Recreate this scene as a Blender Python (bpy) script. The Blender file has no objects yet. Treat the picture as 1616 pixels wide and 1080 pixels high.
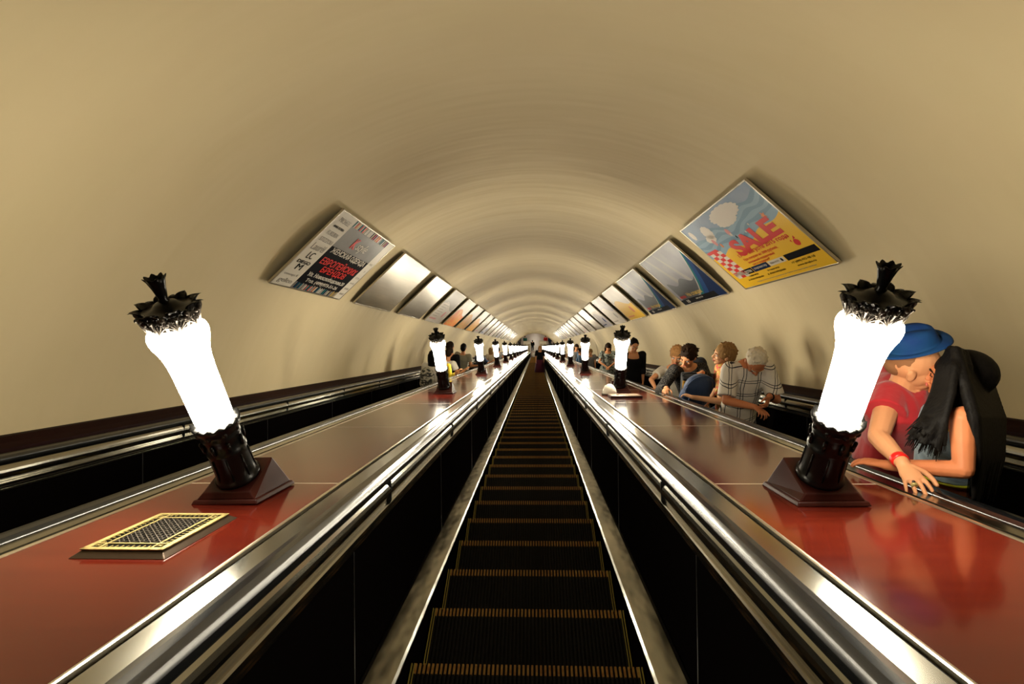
import bpy, bmesh, math, random
from mathutils import Vector, Matrix, Euler

# ------------------------------------------------------------------ frame of the slope
A30 = math.radians(30)
C30, S30 = math.cos(A30), math.sin(A30)
SX, SS, SN = Vector((1, 0, 0)), Vector((0, C30, -S30)), Vector((0, S30, C30))
ROT = Euler((-A30, 0, 0))
def W(x, s, n):
    return SX * x + SS * s + SN * n
SLOPE_M = Matrix((SX, SS, SN)).transposed()

# ------------------------------------------------------------------ camera
sc = bpy.context.scene
COL = sc.collection
F = 815.0
s_c = Vector((37, 8, F)).normalized()
x_c = Vector((1, -.011, -(37 - .088) / F)).normalized()
n_c = x_c.cross(s_c).normalized()
EYE = (.055, 0.0, 1.331)
def cam_to_world(v):
    return SX * v.dot(x_c) + SS * v.dot(s_c) + SN * v.dot(n_c)
def at(px, py, s):
    """the point of the place seen in direction (px, py) at slope distance s"""
    r = Vector((px - 808, py - 540, F))
    k = s / r.dot(s_c)
    return W(EYE[0] + k * r.dot(x_c), s, EYE[2] + k * r.dot(n_c))
cam_d = bpy.data.cameras.new('camera')
cam_d.sensor_width = 36
cam_d.lens = 36 * F / 1616
cam_d.clip_start = .02
cam_d.clip_end = 300
cam = bpy.data.objects.new('camera', cam_d)
COL.objects.link(cam)
rx, ry, rz = cam_to_world(Vector((1, 0, 0))), cam_to_world(Vector((0, -1, 0))), cam_to_world(Vector((0, 0, -1)))
cm = Matrix((rx, ry, rz)).transposed().to_4x4()
cm.translation = W(*EYE)
cam.matrix_world = cm
sc.camera = cam

# ------------------------------------------------------------------ world and exposure
wd = bpy.data.worlds.new('world')
sc.world = wd
wd.use_nodes = True
wd.node_tree.nodes['Background'].inputs[0].default_value = (.9, .75, .5, 1)
wd.node_tree.nodes['Background'].inputs[1].default_value = .004
sc.view_settings.view_transform = 'Standard'
sc.view_settings.look = 'None'
sc.view_settings.gamma = 1
sc.view_settings.exposure = 0.0
sc.view_settings.use_curve_mapping = False
sc.cycles.use_denoising = True
sc.cycles.use_light_tree = True
sc.cycles.max_bounces = 8
sc.cycles.sample_clamp_indirect = 6
LAMP_STRENGTH = 92.0
LAMP_COLOR = (1.0, .90, .70, 1)

# ------------------------------------------------------------------ materials
def new_mat(name):
    m = bpy.data.materials.new(name)
    m.use_nodes = True
    return m, m.node_tree, m.node_tree.nodes['Principled BSDF']
def mat(name, col, rough=.5, metal=0.0, coat=0.0, spec=.5, noise=None, bump=None, sheen=0.0, coat_rough=.05):
    """noise = (scale xyz, colour 2, contrast)   bump = (scale xyz, strength, distance)"""
    m, nt, b = new_mat(name)
    b.inputs['Base Color'].default_value = (*col, 1)
    b.inputs['Roughness'].default_value = rough
    b.inputs['Metallic'].default_value = metal
    b.inputs['Coat Weight'].default_value = coat
    b.inputs['Coat Roughness'].default_value = coat_rough
    b.inputs['Specular IOR Level'].default_value = spec
    b.inputs['Sheen Weight'].default_value = sheen
    tc = None
    def src(scale, det=4):
        nonlocal tc
        if tc is None: tc = nt.nodes.new('ShaderNodeTexCoord')
        mp = nt.nodes.new('ShaderNodeMapping')
        mp.inputs['Scale'].default_value = scale
        nt.links.new(tc.outputs['Object'], mp.inputs[0])
        nz = nt.nodes.new('ShaderNodeTexNoise')
        nz.inputs['Scale'].default_value = 1
        nz.inputs['Detail'].default_value = det
        nt.links.new(mp.outputs[0], nz.inputs['Vector'])
        return nz
    if noise:
        nz = src(noise[0])
        rp = nt.nodes.new('ShaderNodeValToRGB')
        k = noise[2] if len(noise) > 2 else .2
        rp.color_ramp.elements[0].position = .5 - k
        rp.color_ramp.elements[1].position = .5 + k
        rp.color_ramp.elements[0].color = (*col, 1)
        rp.color_ramp.elements[1].color = (*noise[1], 1)
        nt.links.new(nz.outputs['Fac'], rp.inputs[0])
        nt.links.new(rp.outputs[0], b.inputs['Base Color'])
    if bump:
        nz = src(bump[0], 2)
        bp = nt.nodes.new('ShaderNodeBump')
        bp.inputs['Strength'].default_value = bump[1]
        bp.inputs['Distance'].default_value = bump[2]
        nt.links.new(nz.outputs['Fac'], bp.inputs['Height'])
        nt.links.new(bp.outputs[0], b.inputs['Normal'])
    return m
def emit(name, col, strength):
    m, nt, b = new_mat(name)
    b.inputs['Base Color'].default_value = (.8, .78, .7, 1)
    b.inputs['Emission Color'].default_value = col
    b.inputs['Emission Strength'].default_value = strength
    return m

M = {}
M['plaster'] = mat('vault_plaster', (.63, .525, .315), .62, noise=((.5, .9, .5), (.70, .59, .37), .22), bump=((.5, 3.8, .5), .42, .05), spec=.35)
M['deck'] = mat('red_lacquered_board', (.068, .006, .0035), .12, coat=.08, spec=.30, noise=((2.5, 30, 2.5), (.100, .012, .005), .25), bump=((3, 3, 3), .1, .003), coat_rough=.04)
M['deck_gap'] = mat('pale_joint', (.55, .45, .33), .4)
M['chrome'] = mat('polished_aluminium', (.47, .455, .40), .17, 1.0, noise=((3, .8, 3), (.30, .295, .26), .25), bump=((6, 1.6, 6), .12, .01))
M['trim'] = mat('pale_edge_metal', (.82, .75, .6), .28, 1.0, bump=((4, 1.5, 4), .2, .01))
M['ribbon'] = mat('scuffed_metal_strip', (.62, .60, .53), .22, 1.0, noise=((7, 2.5, 7), (.26, .27, .25), .28), bump=((7, 3, 7), .5, .012))
M['groove'] = mat('dark_groove', (.012, .012, .011), .5, spec=.1)
M['rubber'] = mat('black_handrail_rubber', (.004, .005, .006), .2, spec=.42, bump=((5, 2, 5), .1, .006))
M['panel'] = mat('black_lacquer_panel', (.0025, .002, .002), .3, spec=0)
M['joint'] = mat('panel_joint', (.05, .05, .05), .35, .6)
M['step'] = mat('dark_step_metal', (.0045, .004, .0035), .6, 0, spec=.12)
M['yellow_worn'] = mat('worn_yellow_cleat', (.26, .15, .03), .6, noise=((60, 60, 60), (.18, .065, .012), .2), spec=.2)
M['yellow_line'] = mat('yellow_edge_line', (.20, .155, .025), .6, spec=.2)
M['wood_band'] = mat('dark_wood_skirting', (.010, .002, .002), .6, spec=.05, noise=((3, 1, 3), (.017, .004, .004), .2))
M['iron'] = mat('black_cast_iron', (.003, .003, .003), .3, 0, spec=.22, bump=((60, 60, 60), .25, .002))
M['pewter'] = mat('tarnished_pewter', (.13, .11, .09), .5, .5, spec=.2, noise=((60, 60, 60), (.05, .042, .035), .2))
M['lamp_base'] = mat('brown_painted_wood', (.024, .0045, .003), .35, spec=.15, noise=((30, 5, 5), (.045, .009, .006), .2))
M['shade'] = emit('lit_milk_glass', LAMP_COLOR, LAMP_STRENGTH)
M['brass'] = mat('brass_plate', (.52, .41, .17), .42, .45, noise=((50, 50, 50), (.42, .33, .12), .2))
M['bronze'] = mat('dark_bronze_rim', (.10, .07, .05), .35, .8)
M['black'] = mat('matt_black', (.003, .003, .003), .8, spec=.05)
M['frame'] = mat('poster_frame_metal', (.45, .41, .33), .3, .9)
M['back'] = mat('poster_backing', (.03, .028, .025), .7)
M['blank'] = mat('blank_brushed_metal', (.50, .47, .40), .33, 1.0, noise=((2, 30, 2), (.42, .40, .34), .2), bump=((1.2, 4, 1.2), .35, .012))
M['hall_floor'] = mat('hall_floor_stone', (.20, .15, .12), .4, noise=((1, 1, 1), (.26, .20, .16), .2))
M['hall_wall'] = mat('hall_wall_stone', (.45, .38, .28), .5)
M['white_paint'] = mat('white_paint', (.72, .68, .58), .5)

# ------------------------------------------------------------------ mesh tools
class MB:
    def __init__(self): self.v, self.f, self.m, self.sm = [], [], [], []
    def add(self, vs, fs, m=0, smooth=False):
        o = len(self.v)
        self.v += [tuple(v) for v in vs]
        for f in fs:
            self.f.append(tuple(i + o for i in f)); self.m.append(m); self.sm.append(smooth)
    def box(self, c, d, m=0, R=None):
        x, y, z = d[0] / 2, d[1] / 2, d[2] / 2
        vs = [Vector((a * x, b * y, e * z)) for e in (-1, 1) for a, b in ((-1, -1), (1, -1), (1, 1), (-1, 1))]
        if R: vs = [R @ v for v in vs]
        vs = [v + Vector(c) for v in vs]
        self.add(vs, [(0, 3, 2, 1), (4, 5, 6, 7), (0, 1, 5, 4), (1, 2, 6, 5), (2, 3, 7, 6), (3, 0, 4, 7)], m)
    def hexa(self, bot, top, m=0):
        self.add(list(bot) + list(top), [(0, 3, 2, 1), (4, 5, 6, 7), (0, 1, 5, 4), (1, 2, 6, 5), (2, 3, 7, 6), (3, 0, 4, 7)], m)
    def lathe(self, prof, n=32, m=0, smooth=True, wob=None, c=(0, 0, 0)):
        vs = []
        for j, (r, z) in enumerate(prof):
            for i in range(n):
                t = 2 * math.pi * i / n
                rr, zz = r, z
                if wob: rr, zz = wob(j, i, t, r, z)
                vs.append((c[0] + rr * math.cos(t), c[1] + rr * math.sin(t), c[2] + zz))
        fs = []
        for j in range(len(prof) - 1):
            for i in range(n):
                a, b = j * n + i, j * n + (i + 1) % n
                fs.append((a, b, b + n, a + n))
        self.add(vs, fs, m, smooth)
    def strip(self, prof, s0, s1, m=0, closed=False, seg=1, smooth=False):
        """profile in (x, n), drawn out along the slope s"""
        k = len(prof)
        vs = []
        for q in range(seg + 1):
            s = s0 + (s1 - s0) * q / seg
            vs += [(p[0], s, p[1]) for p in prof]
        fs = []
        for q in range(seg):
            for i in range(k if closed else k - 1):
                j = (i + 1) % k
                fs.append((q * k + i, q * k + j, (q + 1) * k + j, (q + 1) * k + i))
        if closed:
            fs.append(tuple(range(k))); fs.append(tuple(reversed(range(seg * k, seg * k + k))))
        self.add(vs, fs, m, smooth)
    def ellip(self, c, r, R=None, m=0, nu=16, nv=10):
        vs, fs = [], []
        c = Vector(c)
        for j in range(1, nv):
            ph = math.pi * j / nv
            for i in range(nu):
                t = 2 * math.pi * i / nu
                v = Vector((r[0] * math.sin(ph) * math.cos(t), r[1] * math.sin(ph) * math.sin(t), r[2] * math.cos(ph)))
                vs.append(c + (R @ v if R else v))
        top, bot = Vector((0, 0, r[2])), Vector((0, 0, -r[2]))
        vs += [c + (R @ top if R else top), c + (R @ bot if R else bot)]
        a, b = len(vs) - 2, len(vs) - 1
        for i in range(nu):
            fs.append((a, i, (i + 1) % nu))
            fs.append((b, (nv - 2) * nu + (i + 1) % nu, (nv - 2) * nu + i))
        for j in range(nv - 2):
            for i in range(nu):
                fs.append((j * nu + i, (j + 1) * nu + i, (j + 1) * nu + (i + 1) % nu, j * nu + (i + 1) % nu))
        self.add(vs, fs, m, True)
    def tube(self, pts, rad, m=0, n=10, round_ends=True, flat=None):
        """pts chain with radii (numbers or (a, b) with the side vector flat)"""
        pts = [Vector(p) for p in pts]
        rs = []
        for i, p in enumerate(pts):
            d = (pts[min(i + 1, len(pts) - 1)] - pts[max(i - 1, 0)])
            if d.length < 1e-7: d = Vector((0, 0, 1))
            d.normalize()
            u = Vector(flat) if flat is not None else (Vector((0, 0, 1)) if abs(d.z) < .9 else Vector((1, 0, 0)))
            u = (u - d * u.dot(d))
            if u.length < 1e-5: u = d.orthogonal()
            u.normalize()
            w = d.cross(u)
            r = rad[i]
            a, b = r if isinstance(r, tuple) else (r, r)
            rs.append([p + u * (a * math.cos(2 * math.pi * k / n)) + w * (b * math.sin(2 * math.pi * k / n)) for k in range(n)])
        vs = [v for r in rs for v in r]
        fs = []
        for j in range(len(pts) - 1):
            for k in range(n):
                fs.append((j * n + k, j * n + (k + 1) % n, (j + 1) * n + (k + 1) % n, (j + 1) * n + k))
        fs.append(tuple(reversed(range(n))))
        fs.append(tuple(range((len(pts) - 1) * n, len(pts) * n)))
        self.add(vs, fs, m, True)
        if round_ends:
            for q in (0, -1):
                r = rad[q]
                r = min(r) if isinstance(r, tuple) else r
                self.ellip(pts[q], (r, r, r), m=m, nu=10, nv=6)
    def build(self, name, mats, parent=None, slope=False, rot=None, loc=None, bevel=0, label=None):
        me = bpy.data.meshes.new(name)
        me.from_pydata(self.v, [], self.f)
        mats = mats if isinstance(mats, (list, tuple)) else [mats]
        for k in mats: me.materials.append(k)
        me.polygons.foreach_set('material_index', self.m)
        me.polygons.foreach_set('use_smooth', self.sm)
        me.update()
        return link(name, me, parent, slope, loc, bevel, label)
def link(name, me, parent=None, slope=False, loc=None, bevel=0, label=None):
    o = bpy.data.objects.new(name, me)
    COL.objects.link(o)
    if parent: o.parent = parent
    if slope: o.rotation_euler = ROT
    if loc is not None: o.location = loc
    if label: o['label'] = label
    if bevel:
        b = o.modifiers.new('bevel', 'BEVEL'); b.width = bevel; b.segments = 2; b.limit_method = 'ANGLE'
        b.angle_limit = math.radians(40)
    return o
def tag(o, label=None, cat=None, group=None, kind=None):
    if label: o['label'] = label
    if cat: o['category'] = cat
    if group: o['group'] = group
    if kind: o['kind'] = kind
    return o
def empty(name, loc=(0, 0, 0), slope=False, rz=0):
    o = bpy.data.objects.new(name, None)
    COL.objects.link(o)
    o.location = loc
    o.empty_display_size = .1
    o.rotation_euler = ROT if slope else (0, 0, rz)
    return o
def copy_tree(o, parent=None):
    c = o.copy(); COL.objects.link(c)
    if parent: c.parent = parent
    for ch in [q for q in bpy.data.objects if q.parent == o and q is not c]:
        copy_tree(ch, c)
    return c
S0, S1 = -1.5, 70.5          # stretch of the escalator flights that is built

# ================================================================== THE SETTING
R_V, N_V, X_B, N_B = 3.16, .081, 3.066, .842
a0 = math.atan2(N_B - N_V, X_B)
mb = MB()
prof = [(R_V * math.cos(a0 + (math.pi - 2 * a0) * i / 56), N_V + R_V * math.sin(a0 + (math.pi - 2 * a0) * i / 56)) for i in range(57)]
mb.strip(prof, -1.2, 72, seg=74, smooth=True)
mb.build('ceiling', M['plaster'], slope=True)['kind'] = 'structure'
for sd, nm in ((-1, 'baseboard_left'), (1, 'baseboard_right')):
    mb = MB()
    mb.strip([(sd * 2.92, .70), (sd * 2.925, .79), (sd * 2.975, .815), (sd * 3.02, .845), (sd * 3.075, .85), (sd * 3.12, .82), (sd * 3.12, .70)], -1.2, 72)
    tag(mb.build(nm, M['wood_band'], slope=True), kind='structure')
# hall at the foot of the flights
zf = W(0, 71.2, -.05).z
yf = W(0, 71.2, 0).y
mb = MB(); mb.box((0, yf + 9.7, zf - .05), (26, 20, .1))
tag(mb.build('floor', M['hall_floor']), kind='structure')
mb = MB(); mb.box((0, yf + 19.8, zf + 3), (26, .2, 6.2))
tag(mb.build('wall_hall', M['hall_wall']), kind='structure')

# ================================================================== ESCALATORS
NOSE = 2.175
PITCH = .4 / C30
def sp(y, z):                      # step-local horizontal/vertical offsets to slope coordinates
    return (y * C30 - z * S30, y * S30 + z * C30)
def step_mesh(detail=True):
    mb = MB()
    def bx(x0, x1, y0, y1, z0, z1, m=0):
        P = lambda x, y, z: (x,) + sp(y, z)
        mb.hexa([P(x0, y0, z0), P(x1, y0, z0), P(x1, y1, z0), P(x0, y1, z0)], [P(x0, y0, z1), P(x1, y0, z1), P(x1, y1, z1), P(x0, y1, z1)], m)
    bx(-.485, .485, -.40, 0, -.03, -.011)
    bx(-.485, .485, -.02, -.006, -.235, -.03)       # riser
    if detail:
        n = 52
        for i in range(n):
            x = -.4625 + .925 * i / (n - 1)
            bx(x - .0042, x + .0042, -.40, -.042, -.011, 0)
            bx(x - .0042, x + .0042, -.042, 0, -.011, 0, 1)
            bx(x - .0042, x + .0042, -.008, -.0, -.20, -.011)
        for sd in (-1, 1):
            for q in (.469, .481):
                bx(sd * q - .0022, sd * q + .0022, -.40, 0, -.011, .0005, 2)
    else:
        bx(-.485, .485, -.40, -.042, -.011, -.002)
        bx(-.485, .485, -.042, 0, -.011, 0, 1)
    return mb
def escalator(xc, label, full):
    root = empty('escalator', W(xc, 0, 0), slope=True)
    tag(root, label, 'escalator')
    ks = list(range(int((S0 - NOSE) / PITCH), int((S1 - NOSE) / PITCH)))
    if full:
        first = step_mesh().build('step', [M['step'], M['yellow_worn'], M['yellow_line']], root)
        me = first.data
        for i, k in enumerate(ks[:100]):
            o = first if i == 0 else link('step', me, root)
            o.location = (0, NOSE + k * PITCH, 0)
        rest = MB(); sm = step_mesh(False)
        for k in ks[100:]:
            rest.add([(v[0], v[1] + NOSE + k * PITCH, v[2]) for v in sm.v], sm.f)
            rest.m[-len(sm.f):] = sm.m
        o = rest.build('distant_steps', [M['step'], M['yellow_worn']], root); o['kind'] = 'stuff'
    else:
        rest = MB(); sm = step_mesh(False)
        for k in ks:
            rest.add([(v[0], v[1] + NOSE + k * PITCH, v[2]) for v in sm.v], sm.f)
            rest.m[-len(sm.f):] = sm.m
        o = rest.build('step_band', [M['step'], M['yellow_line']], root); o['kind'] = 'stuff'
    for sd in (-1, 1):
        X = lambda pr: [(sd * x, n) for x, n in pr]
        mb = MB(); mb.strip(X([(.492, -.25), (.492, .055), (.50, .06), (.50, -.25)]), S0, S1, closed=True)
        mb.build('skirt_panel', M['panel'], root)
        mb = MB(); mb.strip(X([(.489, .056), (.490, .062), (.50, .069), (.60, .087), (.615, .087), (.615, .05)]), S0, S1, closed=True)
        mb.build('inner_deck_strip', M['ribbon'], root)
        mb = MB(); mb.strip(X([(.622, .06), (.622, .60), (.645, .60), (.645, .06)]), S0, S1, closed=True)
        s = 1.88 - 1.75 * 2
        while s < S1:
            mb.box((sd * .6215, s, .33), (.003, .006, .54), 1); s += 1.75
        mb.build('balustrade_panel', [M['panel'], M['joint']], root)
        # ridged metal guide under the handrail
        pr = [(.622, .590), (.612, .592), (.612, .600), (.618, .602), (.610, .606), (.610, .614), (.617, .617), (.607, .620), (.606, .634), (.612, .640), (.603, .648)]
        for i in range(7):
            t = i / 6 * math.pi
            pr.append((.612 - .013 * math.sin(t), .652 + .078 * i / 6))
        pr += [(.620, .742), (.66, .742), (.66, .590)]
        mb = MB(); mb.strip(X(pr), S0, S1, closed=True)
        s = .55
        while s < S1:
            mb.strip(X([(.6255, .600), (.5983, .648), (.5983, .735), (.6255, .735)]), s, s + .003, 1, closed=True); s += 1.75
        mb.build('handrail_guide', [M['chrome'], M['groove']], root)
        pr = [(.596, .742), (.590, .752), (.592, .768), (.602, .780), (.620, .787), (.640, .788), (.660, .784), (.672, .774), (.675, .762), (.672, .752), (.66, .745)]
        mb = MB(); mb.strip(X(pr), S0, S1, closed=True, smooth=True)
        mb.build('handrail', M['rubber'], root)
        mb = MB(); mb.strip(X([(.674, .745), (.674, .771), (.739, .772), (.741, .745)]), S0, S1, closed=True)
        mb.strip(X([(.741, .74), (.741, .758), (.752, .763), (.764, .760), (.764, .74)]), S0, S1, 1, closed=True)
        mb.build('outer_deck_strip', [M['chrome'], M['groove']], root)
    return root
escalator(0, 'middle empty-looking dark escalator flight with yellow-edged steps and steel side strips', True)
escalator(-2.18, 'escalator by the left wall, its riders seen from behind', False)
escalator(2.18, 'escalator by the right wall, carrying the kissing couple and the man in plaid', False)

# ================================================================== DECKS between the flights
def deck(sd, label):
    root = empty('balustrade_deck', W(sd * 1.09, 0, .77), slope=True)
    tag(root, label, 'deck')
    hw = .3255
    b = MB(); b.box((0, (S0 + S1) / 2, -.10), (2 * hw - .03, S1 - S0, .16)); b.build('plinth', M['black'], root)
    for q in (-1, 1):
        mb = MB(); mb.strip([(q * (hw - .008), -.02), (q * (hw - .009), .0012), (q * (hw - .004), .0035), (q * (hw + .002), .0045), (q * (hw + .007), .003), (q * (hw + .008), -.02)], S0, S1, closed=True)
        mb.build('edge_trim', M['trim'], root)
    s = 2.13 - 1.53 * 4
    first = None
    while s < S1:
        a, e = max(s, S0), min(s + 1.53, S1)
        if e > S0:
            if e - a > 1.529 and first:
                o = link('deck_board', first.data, root, loc=(0, a, 0))
            else:
                L = e - a
                mb = MB(); mb.box((0, L / 2, -.009), (2 * hw - .02, L - .004, .018))
                mb.box((0, L - .002, -.0088), (2 * hw - .02, .009, .0188), 1)
                o = mb.build('deck_board', [M['deck'], M['deck_gap']], root, loc=(0, a, 0))
                if L > 1.529: first = o
        s += 1.53
    return root
deck(-1, 'red lacquered deck with the brass vent, left of the middle flight')
deck(1, 'red lacquered deck right of the middle flight, in front of the kissing couple')
# ================================================================== LAMPS
def petal_ring(mb, n, r0, z0, r1, z1, w, curl, tilt=0, m=0, off=0.0, thick=.003):
    """n pointed leaves growing from radius r0, height z0 to r1, z1 and curling outwards"""
    for i in range(n):
        t = 2 * math.pi * (i + off) / n
        rows = 6
        vs = []
        for j in range(rows + 1):
            q = j / rows
            r = r0 + (r1 - r0) * (q ** 1.5) + curl * q ** 4
            z = z0 + (z1 - z0) * math.sin(q * math.pi / 2) - curl * .6 * q ** 6
            hw = w * (math.sin(math.pi * min(1, q * .8 + .2)) ** .8 if q < 1 else .02)
            for k, (e, d) in enumerate(((-1, .0), (-.5, .006), (0, .002), (.5, .006), (1, .0))):
                aa = t + e * hw / max(r, .02)
                vs.append(((r + d) * math.cos(aa), (r + d) * math.sin(aa), z))
        inner = [(v[0] * (1 - thick / .09), v[1] * (1 - thick / .09), v[2]) for v in vs]
        fs = []
        for j in range(rows):
            for k in range(4):
                a = j * 5 + k
                fs.append((a, a + 1, a + 6, a + 5))
        nv = len(vs)
        bf = [tuple(reversed([x + nv for x in f])) for f in fs]
        ed = []
        rim = [j * 5 for j in range(rows + 1)] + [rows * 5 + k for k in range(1, 5)] + [j * 5 + 4 for j in range(rows - 1, -1, -1)]
        for p, q2 in zip(rim, rim[1:]):
            ed.append((p, q2, q2 + nv, p + nv))
        mb.add(vs + inner, fs + bf + ed, m, True)
def make_lamp(root):
    b = MB()
    k = lambda x, s, n: (x, s * C30 + n * S30, -s * S30 + n * C30)
    b.hexa([k(-.125, -.145, 0), k(.125, -.145, 0), k(.125, .145, 0), k(-.125, .145, 0)],
           [k(-.118, -.138, .016), k(.118, -.138, .016), k(.118, .138, .016), k(-.118, .138, .016)])
    b.hexa([k(-.112, -.132, .015), k(.112, -.132, .015), k(.112, .132, .015), k(-.112, .132, .015)],
           [(-.088, -.088, .098), (.088, -.088, .098), (.088, .098, .098), (-.088, .098, .098)])
    b.build('lamp_base', M['lamp_base'], root, bevel=.004)
    c = MB()
    def scal(j, i, t, r, z):
        if j in (len(cp) - 3, len(cp) - 2): return r + .004 * math.cos(14 * t), z + .006 * math.cos(14 * t)
        return r, z
    cp = [(0, .095), (.086, .095), (.088, .108), (.083, .116), (.079, .122), (.075, .15), (.073, .22), (.076, .228), (.077, .236), (.073, .243), (.070, .26), (.070, .285),
          (.074, .292), (.075, .302), (.071, .310), (.074, .318), (.082, .330), (.089, .345), (.091, .352), (.086, .358), (.066, .352), (0, .34)]
    c.lathe(cp, 56, wob=scal)
    for i in range(8):
        t = 2 * math.pi * i / 8
        c.ellip((.074 * math.cos(t), .074 * math.sin(t), .322), (.011, .011, .013))
        c.tube([(.075 * math.cos(t), .075 * math.sin(t), .252), (.079 * math.cos(t), .079 * math.sin(t), .285)], [.007, .007], n=8)
        c.tube([(.076 * math.cos(t + .4), .076 * math.sin(t + .4), .125), (.0745 * math.cos(t + .4), .0745 * math.sin(t + .4), .215)], [.005, .004], n=6)
    c.build('pedestal', M['iron'], root)
    sh = MB()
    sh.lathe([(0, .352), (.062, .352), (.069, .36), (.0705, .40), (.071, .48), (.0725, .56), (.075, .60), (.080, .63), (.088, .655), (.095, .672), (.099, .688),
              (.0995, .700), (.096, .712), (.088, .720), (.081, .724), (.080, .736), (0, .738)], 40)
    sh.build('lamp_shade', M['shade'], root)
    cr = MB()
    cr.lathe([(.074, .722), (.081, .726), (.079, .736), (.076, .745), (.080, .765), (.088, .788), (.070, .79)], 48)
    for i in range(8):
        t = 2 * math.pi * i / 8
        q = lambda da, r, z: (r * math.cos(t + da), r * math.sin(t + da), z)
        for k in range(-3, 4):                                   # acanthus leaf: seven fingers off one stem
            f = abs(k) / 3
            cr.tube([q(0, .083, .728), q(k * .045, .087 - .002 * f, .744), q(k * .105, .092 - .004 * f, .766 - .012 * f), q(k * .12, .097 - .006 * f, .776 - .020 * f)], [.0045, .0042, .0042, .0028], n=7)
        cr.tube([q(0, .084, .728), q(0, .090, .75), q(0, .098, .778), q(0, .103, .776)], [.004, .005, .006, .004], n=7)
        u = math.pi / 8
        cr.tube([q(u, .080, .735), q(u, .088, .758), q(u, .099, .783)], [.004, .007, .009], n=8)
        for k in (-1, 1): cr.tube([q(u, .082, .745), q(u + k * .07, .089, .760), q(u + k * .10, .095, .770)], [.003, .005, .006], n=7)
    cr.build('leaf_band', M['pewter'], root, label='pewter band of leaves lit from the shade')
    tp = MB()
    tp.lathe([(0, .782), (.086, .782), (.092, .786), (.082, .789), (.062, .791), (.046, .797), (.036, .806), (.02, .812), (0, .813)], 40)
    petal_ring(tp, 8, .082, .778, .106, .806, .024, .004, off=.0, thick=.005)
    petal_ring(tp, 8, .084, .778, .106, .797, .018, .006, off=.5, thick=.005)
    tp.build('crown', M['iron'], root)
    fi = MB()
    def tul(j, i, t, r, z):
        if j >= 6: return r + .003 * math.cos(8 * t), z + .004 * math.cos(8 * t)
        return r, z
    fi.lathe([(0, .805), (.016, .806), (.018, .815), (.014, .822), (.018, .835), (.022, .855), (.027, .875), (.035, .889), (.032, .889), (.024, .875), (.015, .845), (0, .84)], 40, wob=tul)
    fi.build('finial', M['iron'], root)
    for ch in root.children:
        if ch.name.startswith('lamp_base'): continue
        kz = 1.02
        for v in ch.data.vertices:
            v.co.x *= .9; v.co.y *= .9; v.co.z = .095 + (v.co.z - .095) * kz
    return root
LAMP_S = [1.97 + 4.43 * i for i in range(16)]
near_lbl = {(-1, 0): 'big glowing column lamp beside the brass vent', (1, 0): 'big glowing column lamp in front of the kissing couple',
            (-1, 1): 'lit column lamp hiding the backpack wearer, second on the left deck',
            (1, 1): 'lit column lamp beside the woman in black, a flat panel at its foot',
            (-1, 2): 'lit column lamp past the boy in grey-green, third on the left deck',
            (1, 2): 'lit column lamp left of the rider in patterned dress, third on the right deck'}
lamp0 = None
words = ['first', 'second', 'third', 'fourth', 'fifth', 'sixth', 'seventh', 'eighth', 'ninth', 'tenth', 'eleventh', 'twelfth', 'thirteenth', 'fourteenth', 'fifteenth', 'sixteenth']
for sd in (-1, 1):
    for i, s in enumerate(LAMP_S):
        if lamp0 is None:
            lamp0 = make_lamp(empty('pedestal_lamp')); o = lamp0
        else:
            o = copy_tree(lamp0)
        o.location = W(sd * 1.077, s, .7715)
        if i == 0: o.rotation_euler = (0, math.radians(-1.5 if sd < 0 else -.8), 0)
        side = 'left' if sd < 0 else 'right'
        lb = near_lbl.get((sd, i), 'small lit column lamp, %s from the viewer in the row on the %s deck' % (words[i], side))
        tag(o, lb, 'lamp', 'column lamps in a row on the %s deck' % side)

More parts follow.
